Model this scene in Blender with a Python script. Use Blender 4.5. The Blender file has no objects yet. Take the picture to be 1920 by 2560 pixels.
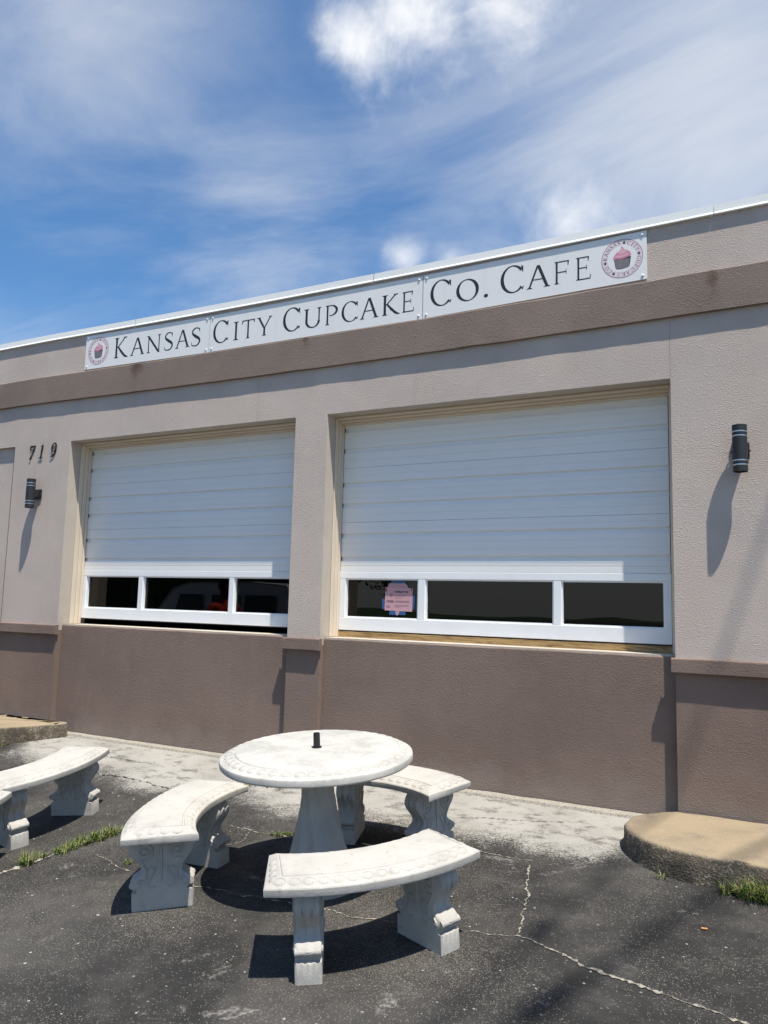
import bpy, bmesh, math, random
from mathutils import Vector, Matrix, Quaternion, noise
R = math.radians
random.seed(7)
scn = bpy.context.scene
col = scn.collection

# ------------------------------------------------------------------ camera
cd = bpy.data.cameras.new('camera'); cam = bpy.data.objects.new('camera', cd); col.objects.link(cam)
cd.sensor_fit = 'VERTICAL'; cd.sensor_height = 36.0; cd.lens = 27.0; cd.clip_start = .05; cd.clip_end = 6000
r_, u_, f_ = Vector((.887814, .459494, .025538)), Vector((.030855, -.114801, .992909)), Vector((-.459167, .880731, .1161))
M4 = Matrix((r_, u_, -f_)).transposed().to_4x4(); M4.translation = Vector((0, -5.422, 1.366))
cam.matrix_world = M4
scn.camera = cam
scn.render.resolution_x, scn.render.resolution_y = 768, 1024

# ------------------------------------------------------------------ sky, sun, exposure
SUN = Vector((1.4, -1.0, 4.6)).normalized()          # towards the sun
EL, AZ = math.asin(SUN.z), math.atan2(SUN.x, SUN.y)
W = bpy.data.worlds.new('World'); scn.world = W; W.use_nodes = True
wt = W.node_tree; wt.nodes.clear()
def wn(t, **k):
    n = wt.nodes.new(t)
    for a, b in k.items(): setattr(n, a, b)
    return n
def wl(a, b): wt.links.new(a, b)
def wm(op, a, b=None, c=None, clamp=False):
    n = wn('ShaderNodeMath', operation=op, use_clamp=clamp)
    for i, v in enumerate((a, b, c)):
        if v is None: continue
        if isinstance(v, (int, float)): n.inputs[i].default_value = v
        else: wl(v, n.inputs[i])
    return n.outputs[0]
sky = wn('ShaderNodeTexSky', sky_type='NISHITA', sun_disc=False, sun_elevation=EL, sun_rotation=AZ, altitude=20, air_density=1.0, dust_density=.35, ozone_density=2.2)
tc = wn('ShaderNodeTexCoord'); D = tc.outputs['Generated']
sep = wn('ShaderNodeSeparateXYZ'); wl(D, sep.inputs[0])
den = wm('MAXIMUM', wm('ADD', sep.outputs[2], .12), .05)
px = wm('DIVIDE', sep.outputs[0], den); py = wm('DIVIDE', sep.outputs[1], den)
cxyz = wn('ShaderNodeCombineXYZ'); wl(px, cxyz.inputs[0]); wl(py, cxyz.inputs[1])
def wnoise(vec, scale, detail=6, rough=.55, dist=0., mapping=None):
    n = wn('ShaderNodeTexNoise'); n.inputs['Scale'].default_value = scale; n.inputs['Detail'].default_value = detail
    n.inputs['Roughness'].default_value = rough; n.inputs['Distortion'].default_value = dist
    if mapping:
        m = wn('ShaderNodeMapping'); m.inputs['Location'].default_value = mapping[0]; m.inputs['Rotation'].default_value = mapping[1]; m.inputs['Scale'].default_value = mapping[2]
        wl(vec, m.inputs['Vector']); vec = m.outputs[0]
    wl(vec, n.inputs['Vector']); return n.outputs['Fac']
def wstep(v, a, b):
    n = wn('ShaderNodeMapRange', interpolation_type='SMOOTHSTEP'); n.inputs['From Min'].default_value = a; n.inputs['From Max'].default_value = b
    wl(v, n.inputs['Value']); return n.outputs[0]
# thin high cloud: streaked layer over the whole sky
cirA = wnoise(cxyz.outputs[0], 1.15, 10, .60, .55, ((1.3, .4, 0), (0, 0, R(28)), (1.0, 1.75, 1)))
cirB = wnoise(cxyz.outputs[0], .55, 3, .5, .2, ((.25, 3.1, 0), (0, 0, 0), (1, 1, 1)))
def blob(d, rad):
    n = wn('ShaderNodeVectorMath', operation='DISTANCE'); wl(D, n.inputs[0]); n.inputs[1].default_value = Vector(d).normalized()
    return wm('SUBTRACT', 1.0, wm('DIVIDE', n.outputs['Value'], rad))
veil = wm('MAXIMUM', wm('MAXIMUM', wm('MULTIPLY', blob((-.04, .80, .58), .46), .95), wm('MULTIPLY', blob((-.64, .50, .58), .24), .55)), wm('MULTIPLY', blob((-.56, .70, .46), .18), .42))
veil = wm('MAXIMUM', veil, 0.0)
cir = wstep(wm('ADD', wm('ADD', wm('MULTIPLY', cirA, .75), wm('MULTIPLY', cirB, .35)), wm('MULTIPLY', veil, .36)), .47, .98)
cir = wm('MULTIPLY', cir, .82)
hz_ = wm('MULTIPLY', wstep(wm('MULTIPLY', sep.outputs[2], -1.0), -.20, .02), .80)      # pale haze low in the sky, all round
cir = wm('MAXIMUM', cir, hz_)
# heaped cloud: a few tufts
puff = wnoise(D, 9.0, 10, .62, .35)
puff2 = wnoise(D, 30.0, 6, .6, .2)
pf = wm('ADD', wm('MULTIPLY', wm('SUBTRACT', puff, .5), 2.1), wm('MULTIPLY', wm('SUBTRACT', puff2, .5), .55))
def tuft(d, rad, gain, lo, hi): return wstep(wm('ADD', wm('MULTIPLY', blob(d, rad), gain), pf), lo, hi)
c1 = wm('MAXIMUM', tuft((-.343, .707, .640), .105, 1.25, .15, 1.5), tuft((-.250, .732, .645), .100, 1.2, .2, 1.6))
c1 = wm('MAXIMUM', c1, tuft((-.410, .672, .617), .075, 1.2, .2, 1.6))
c2 = wm('MAXIMUM', tuft((-.215, .8631, .456), .080, 1.25, .15, 1.7), wm('MAXIMUM', tuft((-.404, .812, .421), .042, 1.2, .25, 1.9), tuft((-.352, .835, .420), .035, 1.1, .3, 2.0)))
cum = wm('MAXIMUM', wm('MULTIPLY', c1, .97), wm('MULTIPLY', c2, .85), clamp=True)
bgS = wn('ShaderNodeBackground'); bgS.inputs['Strength'].default_value = .108
hs = wn('ShaderNodeHueSaturation'); hs.inputs['Saturation'].default_value = 1.24; wl(sky.outputs[0], hs.inputs['Color']); wl(hs.outputs[0], bgS.inputs['Color'])
bgC = wn('ShaderNodeBackground'); bgC.inputs['Color'].default_value = (.90, .94, 1.0, 1); bgC.inputs['Strength'].default_value = .60
bgP = wn('ShaderNodeBackground'); bgP.inputs['Color'].default_value = (.98, .99, 1.0, 1); bgP.inputs['Strength'].default_value = .74
m1 = wn('ShaderNodeMixShader'); wl(cir, m1.inputs[0]); wl(bgS.outputs[0], m1.inputs[1]); wl(bgC.outputs[0], m1.inputs[2])
m2 = wn('ShaderNodeMixShader'); wl(cum, m2.inputs[0]); wl(m1.outputs[0], m2.inputs[1]); wl(bgP.outputs[0], m2.inputs[2])
wo = wn('ShaderNodeOutputWorld'); wl(m2.outputs[0], wo.inputs[0])

sl = bpy.data.lights.new('sun', 'SUN'); sl.energy = 4.7; sl.angle = R(.53); sl.color = (1.0, .94, .85)
so = bpy.data.objects.new('sun', sl); col.objects.link(so); so.rotation_euler = (-SUN).to_track_quat('-Z', 'Y').to_euler(); so.location = (6, -8, 20)
vs = scn.view_settings; vs.view_transform = 'Standard'; vs.look = 'None'; vs.exposure = .56; vs.gamma = 1; vs.use_curve_mapping = False
scn.render.engine = 'CYCLES'; scn.cycles.max_bounces = 8; scn.cycles.transparent_max_bounces = 12

# ------------------------------------------------------------------ material helpers
class MT:
    def __init__(s, name):
        s.m = bpy.data.materials.new(name); s.m.use_nodes = True; s.t = s.m.node_tree; s.t.nodes.clear()
        s.out = s.n('ShaderNodeOutputMaterial'); s.b = s.n('ShaderNodeBsdfPrincipled'); s.l(s.b.outputs[0], s.out.inputs[0])
        s.co = s.n('ShaderNodeTexCoord').outputs['Object']
    def n(s, t, **k):
        x = s.t.nodes.new(t)
        for a, b in k.items(): setattr(x, a, b)
        return x
    def l(s, a, b): s.t.links.new(a, b)
    def setv(s, sock, v):
        if hasattr(v, 'is_output'): s.l(v, sock)
        else: sock.default_value = v
    def math(s, op, a, b=0., clamp=False):
        x = s.n('ShaderNodeMath', operation=op, use_clamp=clamp); s.setv(x.inputs[0], a); s.setv(x.inputs[1], b); return x.outputs[0]
    def map(s, scale=(1, 1, 1), loc=(0, 0, 0), rot=(0, 0, 0), vec=None):
        x = s.n('ShaderNodeMapping'); x.inputs['Scale'].default_value = scale; x.inputs['Location'].default_value = loc; x.inputs['Rotation'].default_value = rot
        s.l(vec or s.co, x.inputs['Vector']); return x.outputs[0]
    def noise(s, scale, detail=4, rough=.55, dist=0., vec=None):
        x = s.n('ShaderNodeTexNoise'); x.inputs['Scale'].default_value = scale; x.inputs['Detail'].default_value = detail
        x.inputs['Roughness'].default_value = rough; x.inputs['Distortion'].default_value = dist; s.l(vec or s.co, x.inputs['Vector']); return x.outputs['Fac']
    def vor(s, scale, feature='F1', out='Distance', vec=None, rnd=1.):
        x = s.n('ShaderNodeTexVoronoi', feature=feature); x.inputs['Scale'].default_value = scale; x.inputs['Randomness'].default_value = rnd
        s.l(vec or s.co, x.inputs['Vector']); return x.outputs[out]
    def step(s, v, a, b, lo=0., hi=1.):
        x = s.n('ShaderNodeMapRange', interpolation_type='SMOOTHSTEP'); s.l(v, x.inputs['Value'])
        for k, q in (('From Min', a), ('From Max', b), ('To Min', lo), ('To Max', hi)): x.inputs[k].default_value = q
        return x.outputs[0]
    def mix(s, f, a, b, mode='MIX'):
        x = s.n('ShaderNodeMix', data_type='RGBA', blend_type=mode)
        for sock, v in ((x.inputs[0], f), (x.inputs[6], a), (x.inputs[7], b)):
            if isinstance(v, tuple) and len(v) == 3: v = v + (1,)
            s.setv(sock, v)
        return x.outputs[2]
    def color(s, c): s.setv(s.b.inputs['Base Color'], c + (1,) if isinstance(c, tuple) and len(c) == 3 else c); return s
    def rough(s, v): s.setv(s.b.inputs['Roughness'], v); return s
    def metal(s, v): s.b.inputs['Metallic'].default_value = v; return s
    def spec(s, v): s.b.inputs['Specular IOR Level'].default_value = v; return s
    def bump(s, h, dist=.003, strength=1.):
        x = s.n('ShaderNodeBump'); x.inputs['Distance'].default_value = dist; x.inputs['Strength'].default_value = strength
        s.l(h, x.inputs['Height']); s.l(x.outputs[0], s.b.inputs['Normal']); return s
    def xyz(s):
        x = s.n('ShaderNodeSeparateXYZ'); s.l(s.co, x.inputs[0]); return x.outputs
def flat(name, c, rough=.6, metal=0.): return MT(name).color(c).rough(rough).metal(metal).m

def stucco(name, c, dark, stains=(), amp=.0045):
    m = MT(name)
    big = m.noise(.9, 4, .6); mid = m.noise(6, 4, .6)
    cc = m.mix(m.step(big, .35, .7), c, dark)
    cc = m.mix(m.step(mid, .45, .8, 0, .35), cc, tuple(min(1, v * 1.12) for v in c))
    drip = m.noise(1.0, 5, .6, vec=m.map((9, 9, .55)))
    cc = m.mix(m.step(drip, .58, .8, 0, .38), cc, tuple(v * .72 for v in c))
    X = m.xyz()
    for (sx, z0, z1, w) in stains:
        dx = m.math('ABSOLUTE', m.math('SUBTRACT', X[0], sx)); dx = m.math('ADD', dx, m.math('MULTIPLY', m.math('SUBTRACT', m.noise(14, 4), .5), w * 2.2))
        k = m.math('MULTIPLY', m.step(dx, 0, w, 1, 0), m.step(X[2], z0, z1)); cc = m.mix(m.math('MULTIPLY', k, .75), cc, (.085, .045, .028))
    if name == 'brown_stucco':
        sd = m.math('ADD', X[2], m.math('MULTIPLY', m.math('SUBTRACT', m.noise(5, 6, .65), .5), .5)); cc = m.mix(m.step(sd, .02, .26, .55, 0), cc, (.27, .225, .19))
    chips = m.math('MULTIPLY', m.step(m.noise(26, 3, .6), .70, .76), m.step(m.noise(1.3, 2), .45, .6)); cc = m.mix(m.math('MULTIPLY', chips, .45), cc, tuple(min(1, v * 1.5) for v in c))
    m.color(cc).rough(.92).spec(.2)
    g = m.noise(125, 3, .62); v = m.noise(48, 3, .6, .15); cov = m.step(m.noise(2.2, 2), .38, .62, .35, 1.)
    h = m.math('ADD', m.math('MULTIPLY', m.step(g, .42, .72), cov), m.math('MULTIPLY', m.step(v, .5, .75), .35))
    h = m.math('ADD', h, m.math('MULTIPLY', m.noise(220, 2), .25))
    m.bump(h, amp, .75)
    return m.m
M = {}
M['beige'] = stucco('beige_stucco', (.55, .470, .410), (.495, .428, .376))
M['brown'] = stucco('brown_stucco', (.228, .168, .137), (.190, .140, .116), amp=.0045)
M['band'] = stucco('band_stucco', (.255, .200, .164), (.210, .167, .139), stains=((-5.62 + 3.5, 3.42, 3.64, .10), (-.36 + 3.5, 3.38, 3.66, .06), (-3.62 + 3.5, 3.5, 3.66, .05)), amp=.0055)
M['soffit'] = stucco('reveal_stucco', (.50, .445, .375), (.45, .40, .335), amp=.002)
m = MT('cream_trim'); m.color(m.mix(m.step(m.noise(1.3, 3), .35, .75), (.66, .565, .44), (.60, .51, .395))).rough(.55); M['cream'] = m.m
m = MT('white_door'); m.color(m.mix(m.step(m.noise(1.6, 5, .6, vec=m.map((1, 1, 1.4))), .4, .8), (.80, .80, .775), (.765, .77, .745))).rough(.38).bump(m.noise(180, 2), .0004, .5); M['door'] = m.m
m = MT('white_frame'); m.color(m.mix(m.step(m.noise(4, 4), .45, .8), (.80, .82, .82), (.74, .76, .76))).rough(.35); M['frame'] = m.m
M['rubber'] = flat('black_rubber', (.012, .012, .012), .7)
m = MT('raw_wood'); w = m.noise(2.2, 6, .65, 1.2, vec=m.map((2.2, 10, 22))); m.color(m.mix(m.step(w, .36, .70), (.40, .27, .115), (.17, .10, .04))).rough(.8).bump(w, .002, .5); M['wood'] = m.m
m = MT('coping_metal'); m.color(m.mix(m.step(m.noise(1.2, 4, vec=m.map((1, 1, 6))), .4, .75), (.80, .81, .78), (.73, .74, .715))).rough(.42).spec(.4); M['coping'] = m.m
m = MT('sign_plate'); s1 = m.noise(1, 5, .6, vec=m.map((7, 7, .35))); cc = m.mix(m.step(s1, .52, .78, 0, .5), (.80, .795, .765), (.67, .67, .635)); m.color(m.mix(m.step(m.noise(1.1, 3), .4, .7, 0, .5), cc, (.75, .745, .72))).rough(.5); M['sign'] = m.m
M['ink'] = flat('black_ink', (.012, .014, .014), .55)
M['bolt'] = flat('white_bolt', (.78, .78, .76), .4)
M['pinkline'] = flat('pink_line', (.42, .24, .28), .6); M['pinkpale'] = flat('pale_pink_print', (.74, .63, .65), .6); M['signin'] = flat('disc_print', (.79, .785, .76), .6)
M['icing'] = flat('icing_print', (.62, .25, .33), .6); M['icing2'] = flat('icing_light_print', (.70, .41, .47), .6); M['icing3'] = flat('icing_dark_print', (.47, .16, .24), .6)
M['liner'] = flat('liner_print', (.035, .03, .035), .6); M['linerl'] = flat('liner_light_print', (.30, .28, .29), .6)
m = MT('number_metal'); m.color((.018, .014, .012)).rough(.45).metal(.3); M['number'] = m.m
m = MT('lamp_metal'); m.color(m.mix(m.noise(30, 3), (.022, .024, .026), (.032, .034, .036))).rough(.5).metal(.25).bump(m.noise(400, 2), .0004, .4); M['lamp'] = m.m
M['ring'] = flat('brushed_ring', (.62, .62, .62), .28, 1.); M['lens'] = flat('frosted_lens', (.55, .52, .42), .3)
m = MT('cast_concrete')
a = m.noise(3.5, 6, .62, .4); b = m.noise(18, 4, .6); c_ = m.noise(140, 3, .6)
cc = m.mix(m.step(a, .38, .66), (.455, .437, .395), (.385, .370, .335)); cc = m.mix(m.step(b, .52, .8, 0, .5), cc, (.52, .50, .455)); cc = m.mix(m.step(c_, .56, .75, 0, .35), cc, (.28, .275, .25))
dr = m.noise(1, 5, .6, vec=m.map((22, 22, 2.2))); cc = m.mix(m.step(dr, .56, .80, 0, .55), cc, (.22, .21, .175)); cc = m.mix(m.step(m.noise(75, 3, .6), .66, .74, 0, .7), cc, (.16, .155, .135))
m.color(cc).rough(.85).spec(.25).bump(m.math('ADD', c_, m.math('MULTIPLY', m.noise(40, 4), .8)), .0022, .6); M['cast'] = m.m
m = MT('cast_concrete_worn')
a = m.noise(4.2, 8, .68, .3); e = m.step(a, .40, .64)
cc = m.mix(e, (.475, .46, .42), (.355, .35, .32)); cc = m.mix(m.step(m.noise(30, 4), .52, .8, 0, .7), cc, (.52, .515, .485)); cc = m.mix(m.step(m.noise(95, 3), .60, .74, 0, .55), cc, (.20, .20, .18))
m.color(cc).rough(.85).spec(.25).bump(m.noise(90, 4), .002, .5); M['castworn'] = m.m
M['tube'] = flat('black_tube', (.02, .02, .018), .45, .3)
m = MT('kerb_concrete')
a = m.noise(2.4, 5, .62); v = m.vor(95, out='Color'); sp = m.n('ShaderNodeSeparateColor'); m.l(v, sp.inputs[0])
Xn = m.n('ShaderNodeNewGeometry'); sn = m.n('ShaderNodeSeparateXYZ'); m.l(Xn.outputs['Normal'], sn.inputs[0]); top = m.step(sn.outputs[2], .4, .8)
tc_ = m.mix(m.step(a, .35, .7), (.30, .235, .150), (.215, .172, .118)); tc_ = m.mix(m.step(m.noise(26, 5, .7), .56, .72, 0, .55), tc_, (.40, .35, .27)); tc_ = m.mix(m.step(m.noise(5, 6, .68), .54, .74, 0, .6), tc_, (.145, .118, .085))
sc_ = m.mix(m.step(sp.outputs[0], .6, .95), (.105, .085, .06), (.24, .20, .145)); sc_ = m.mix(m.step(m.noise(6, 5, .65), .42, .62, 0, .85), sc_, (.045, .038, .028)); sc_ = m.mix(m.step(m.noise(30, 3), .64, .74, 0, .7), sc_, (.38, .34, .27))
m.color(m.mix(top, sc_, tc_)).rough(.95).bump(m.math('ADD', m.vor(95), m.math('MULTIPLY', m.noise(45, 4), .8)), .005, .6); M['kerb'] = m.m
# asphalt, worn sealcoat with pale aggregate, plus the lime-white cement wash along the wall
m = MT('asphalt'); X = m.xyz()
big = m.noise(.9, 5, .6); mid = m.noise(5, 5, .62)
cc = m.mix(m.step(big, .36, .66), (.021, .0205, .0198), (.034, .033, .031)); cc = m.mix(m.step(mid, .48, .75, 0, .65), cc, (.052, .049, .045))
v1 = m.n('ShaderNodeTexVoronoi'); v1.inputs['Scale'].default_value = 160; m.l(m.co, v1.inputs['Vector']); s1_ = m.n('ShaderNodeSeparateColor'); m.l(v1.outputs['Color'], s1_.inputs[0])
dens = m.math('ADD', m.math('MULTIPLY', mid, .55), m.math('MULTIPLY', big, .45))
def patch(x, y, r, g):
    dx = m.math('SUBTRACT', X[0], x); dy = m.math('SUBTRACT', X[1], y)
    d = m.math('SQRT', m.math('ADD', m.math('MULTIPLY', dx, dx), m.math('MULTIPLY', dy, dy))); return m.math('MULTIPLY', m.step(d, 0, r, 1, 0), g)
worn = 0.
for q in ((-1.86, -1.90, .45, .80), (-1.55, -2.30, .42, .52), (-2.72, -2.36, .34, .50), (-3.9, -1.9, .35, .30), (-2.9, -2.3, .3, .2), (-2.6, -1.5, .4, .22), (-1.2, -2.2, .35, .25), (-2.55, -2.45, .30, .13), (-4.05, -1.75, .45, .12), (-1.0, -2.5, .5, .08), (-2.1, -2.75, .6, .07), (-3.05, -1.1, .4, .14), (-2.0, -1.2, .35, .16)):
    worn = m.math('ADD', worn, patch(*q))
patchy = m.step(m.noise(1.9, 5, .65), .42, .68, 0, .26)
thr = m.math('SUBTRACT', 1.16, m.math('ADD', m.math('ADD', m.math('MULTIPLY', dens, .55), patchy), worn))
dust = m.step(m.math('ADD', m.noise(.75, 6, .66, .4), m.math('MULTIPLY', m.noise(7, 5, .7), .35)), .58, .86)
cc = m.mix(m.math('MULTIPLY', dust, .55), cc, (.100, .094, .085))
speck = m.math('MULTIPLY', m.step(m.math('SUBTRACT', s1_.outputs[0], thr), -.03, .06), m.step(v1.outputs['Distance'], .34, .5, 1, 0))
cc = m.mix(m.math('MULTIPLY', speck, .8), cc, m.mix(s1_.outputs[1], (.10, .093, .08), (.25, .225, .185)))
fine = m.noise(240, 3, .6); cc = m.mix(m.math('MULTIPLY', m.step(fine, .52, .72), m.step(mid, .35, .7, .15, .55)), cc, (.11, .104, .094))
v2 = m.n('ShaderNodeTexVoronoi'); v2.inputs['Scale'].default_value = 26; m.l(m.co, v2.inputs['Vector']); s2_ = m.n('ShaderNodeSeparateColor'); m.l(v2.outputs['Color'], s2_.inputs[0])
chip = m.math('MULTIPLY', m.step(s2_.outputs[0], .965, .98), m.step(m.math('ADD', v2.outputs['Distance'], m.math('MULTIPLY', fine, .25)), .24, .32, 1, 0)); cc = m.mix(m.math('MULTIPLY', chip, .8), cc, (.28, .27, .245))
scuff = m.step(m.math('ADD', m.noise(2.3, 6, .7, .6), m.math('MULTIPLY', m.noise(60, 3), .22)), .74, .86, 0, .7); cc = m.mix(scuff, cc, (.30, .285, .26))
edge = m.n('ShaderNodeFloatCurve'); crv = edge.mapping.curves[0]
pts = [(-8, -.35), (-6.6, -.30), (-6.2, -.62), (-5.5, -.78), (-4.9, -.74), (-4.4, -.92), (-4.1, -.84), (-3.6, -.66), (-3.2, -.86), (-2.8, -.82), (-2.4, -.74), (-1.9, -.80), (-1.5, -.78), (-1.15, -.80), (-.9, -.62), (0, -.4), (2, -.4)]
while len(crv.points) < len(pts): crv.points.new(.5, .5)
for p_, (x_, y_) in zip(crv.points, pts): p_.location = ((x_ + 8) / 10, -y_); p_.handle_type = 'AUTO'
edge.mapping.update(); m.l(m.math('DIVIDE', m.math('ADD', X[0], 8.), 10., True), edge.inputs['Value'])
rag = m.math('ADD', m.math('MULTIPLY', m.math('SUBTRACT', m.noise(3.2, 7, .68, .5), .5), 1.5), m.math('MULTIPLY', m.math('SUBTRACT', m.noise(38, 4, .7), .5), .8))
dist_ = m.math('ADD', m.math('ADD', X[1], edge.outputs[0]), m.math('MULTIPLY', rag, .42))
wash = m.step(m.math('ADD', dist_, m.math('MULTIPLY', m.math('SUBTRACT', m.noise(95, 4, .7), .5), .95)), -.12, .16); wash = m.math('MULTIPLY', wash, m.step(X[1], 1.0, 2.0, 1, 0))
hole = m.step(m.math('ADD', m.noise(7, 7, .74, .1, vec=m.map((.9, 1.3, 1))), m.math('MULTIPLY', fine, .3)), .66, .80)
wc = m.mix(m.step(m.noise(1.7, 4), .4, .7), (.345, .332, .298), (.265, .253, .225)); wc = m.mix(m.step(m.noise(50, 3), .56, .74, 0, .4), wc, (.24, .23, .205)); wc = m.mix(m.math('MULTIPLY', hole, .75), wc, (.085, .08, .07))
cc = m.mix(wash, cc, wc)
m.color(cc).rough(.88).spec(.25)
h = m.math('ADD', m.math('MULTIPLY', m.vor(150), .9), m.math('MULTIPLY', m.noise(30, 4), .7)); m.bump(h, .004, .7); M['asphalt'] = m.m
m = MT('crack_fill'); m.color(m.mix(m.step(m.noise(60, 3), .4, .65), (.33, .30, .24), (.13, .12, .10))).rough(.95).bump(m.noise(120, 3), .004, .8); M['crack'] = m.m
M['crackdark'] = flat('open_crack', (.012, .011, .010), .95)
m = MT('sand'); m.color(m.mix(m.step(m.noise(90, 3), .4, .65), (.36, .33, .27), (.20, .18, .15))).rough(.95); M['sand'] = m.m
m = MT('grass_blades'); oi = m.n('ShaderNodeObjectInfo'); m.color(m.mix(m.step(m.noise(25, 2), .35, .7), (.07, .12, .02), (.20, .19, .055))).rough(.6); m.b.inputs['Transmission Weight'].default_value = 0; M['grass'] = m.m
m = MT('leaves'); m.color(m.mix(m.noise(2.5, 3), (.03, .065, .015), (.075, .125, .03))).rough(.55); M['leaf'] = m.m
m = MT('bark'); m.color(m.mix(m.noise(12, 4), (.16, .12, .085), (.08, .06, .045))).rough(.9); M['bark'] = m.m
M['pebble'] = flat('pale_pebble', (.32, .305, .275), .9); M['butt'] = flat('orange_paper', (.60, .26, .07), .7)
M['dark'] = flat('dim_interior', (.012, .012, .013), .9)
M['paper'] = flat('pink_paper', (.52, .30, .335), .7); M['paper2'] = flat('pink_sleeve', (.42, .25, .28), .5); M['tape'] = flat('blue_tape', (.022, .085, .23), .6); M['red'] = flat('red_mark', (.33, .03, .05), .6); M['grey'] = flat('grey_print', (.30, .18, .20), .7)
g = MT('window_glass'); g.t.nodes.remove(g.b)
tr = g.n('ShaderNodeBsdfTransparent'); tr.inputs[0].default_value = (.30, .31, .32, 1); gl = g.n('ShaderNodeBsdfGlossy'); gl.inputs['Roughness'].default_value = .004; gl.inputs['Color'].default_value = (1, 1, 1, 1)
fr = g.n('ShaderNodeFresnel'); fr.inputs['IOR'].default_value = 1.40; mx = g.n('ShaderNodeMixShader'); g.l(fr.outputs[0], mx.inputs[0]); g.l(tr.outputs[0], mx.inputs[1]); g.l(gl.outputs[0], mx.inputs[2]); g.l(mx.outputs[0], g.out.inputs[0]); M['glass'] = g.m
M['vanpaint'] = flat('white_van_paint', (.78, .78, .78), .25); M['vanglass'] = flat('dark_van_glass', (.02, .022, .025), .08); M['tyre'] = flat('tyre_rubber', (.02, .02, .02), .85); M['rim'] = flat('steel_rim', (.4, .4, .4), .35, .9); M['tail'] = flat('red_tail_lens', (.4, .02, .02), .2); M['vantext'] = flat('grey_van_lettering', (.10, .10, .11), .5)
M['skin'] = flat('skin', (.13, .07, .045), .6); M['shirt'] = flat('red_shirt', (.72, .06, .03), .85); M['jeans'] = flat('blue_jeans', (.05, .07, .12), .9); M['hair'] = flat('black_hair', (.012, .011, .011), .8); M['shoe'] = flat('black_shoe', (.02, .02, .02), .7)
M['pole'] = M['bark']; M['cable'] = flat('black_cable', (.02, .02, .02), .7)

# ------------------------------------------------------------------ mesh helpers
class MB:
    def __init__(s): s.v = []; s.f = []
    def add(s, vs_, fs_):
        o = len(s.v); s.v += [tuple(v) for v in vs_]; s.f += [tuple(i + o for i in f) for f in fs_]; return s
    def box(s, x0, x1, y0, y1, z0, z1):
        return s.add([(x, y, z) for x in (x0, x1) for y in (y0, y1) for z in (z0, z1)], [(0, 1, 3, 2), (4, 6, 7, 5), (0, 4, 5, 1), (2, 3, 7, 6), (0, 2, 6, 4), (1, 5, 7, 3)])
    def quad(s, a, b, c, d): return s.add([a, b, c, d], [(0, 1, 2, 3)])
    def loft(s, rings, closed=True, cap0=False, cap1=False):
        n = len(rings[0]); o = len(s.v)
        for r in rings: s.v += [tuple(p) for p in r]
        for i in range(len(rings) - 1):
            for j in range(n if closed else n - 1):
                k = (j + 1) % n; s.f.append((o + i * n + j, o + i * n + k, o + (i + 1) * n + k, o + (i + 1) * n + j))
        if cap0: s.f.append(tuple(o + j for j in reversed(range(n))))
        if cap1: s.f.append(tuple(o + (len(rings) - 1) * n + j for j in range(n)))
        return s
    def lathe(s, prof, n=32, c=(0, 0), cap0=False, cap1=False):
        return s.loft([[(c[0] + r * math.cos(2 * math.pi * j / n), c[1] + r * math.sin(2 * math.pi * j / n), z) for j in range(n)] for r, z in prof], True, cap0, cap1)
    def tube(s, pts, r, n=6, cap=True, ref=None):
        pts = [Vector(p) for p in pts]; rings = []
        for i, p in enumerate(pts):
            d = (pts[min(i + 1, len(pts) - 1)] - pts[max(i - 1, 0)]).normalized()
            a = d.cross(Vector(ref) if ref else (Vector((0, 0, 1)) if abs(d.z) < .9 else Vector((1, 0, 0)))).normalized(); b = d.cross(a); rr = r[i] if isinstance(r, (list, tuple)) else r
            rings.append([p + rr * (math.cos(2 * math.pi * k / n) * a + math.sin(2 * math.pi * k / n) * b) for k in range(n)])
        return s.loft(rings, True, cap, cap)
    def ball(s, c, rad, n=8, m_=4, half=False, ax=None):
        c = Vector(c); ax = ax or (Vector((1, 0, 0)), Vector((0, 1, 0)), Vector((0, 0, 1))); rings = []
        lo = 0 if half else -90
        for i in range(m_ + 1):
            t = R(lo + (90 - lo) * i / m_); cr = max(math.cos(t), .02)
            rings.append([c + ax[0] * rad[0] * cr * math.cos(2 * math.pi * k / n) + ax[1] * rad[1] * cr * math.sin(2 * math.pi * k / n) + ax[2] * rad[2] * math.sin(t) for k in range(n)])
        return s.loft(rings, True, not half, True)
    def build(s, name, mat, parent=None, smooth=None, bevel=None, fix=True):
        me = bpy.data.meshes.new(name); me.from_pydata(s.v, [], s.f); me.update()
        if fix:
            b = bmesh.new(); b.from_mesh(me); bmesh.ops.recalc_face_normals(b, faces=b.faces); b.to_mesh(me); b.free()
        o = bpy.data.objects.new(name, me); col.objects.link(o)
        if mat: me.materials.append(M[mat] if isinstance(mat, str) else mat)
        if parent: o.parent = parent
        if smooth is not None:
            for p in me.polygons: p.use_smooth = True
            try: me.set_sharp_from_angle(angle=R(smooth))
            except Exception: pass
        if bevel:
            md = o.modifiers.new('bevel', 'BEVEL'); md.width = bevel; md.segments = 2; md.limit_method = 'ANGLE'
        return o
def tag(o, label=None, cat=None, group=None, kind=None):
    for k, v in (('label', label), ('category', cat), ('group', group), ('kind', kind)):
        if v: o[k] = v
    return o
def empty(name, loc=(0, 0, 0)):
    o = bpy.data.objects.new(name, None); col.objects.link(o); o.location = loc; o.empty_display_size = .1; return o
def copy_tree(o, parent=None):
    c = o.copy(); col.objects.link(c); c.parent = parent
    for ch in list(o.children): copy_tree(ch, c)
    return c
def nz(x, y=0., z=0., s=1.): return noise.noise(Vector((x * s, y * s, z * s)))

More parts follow.
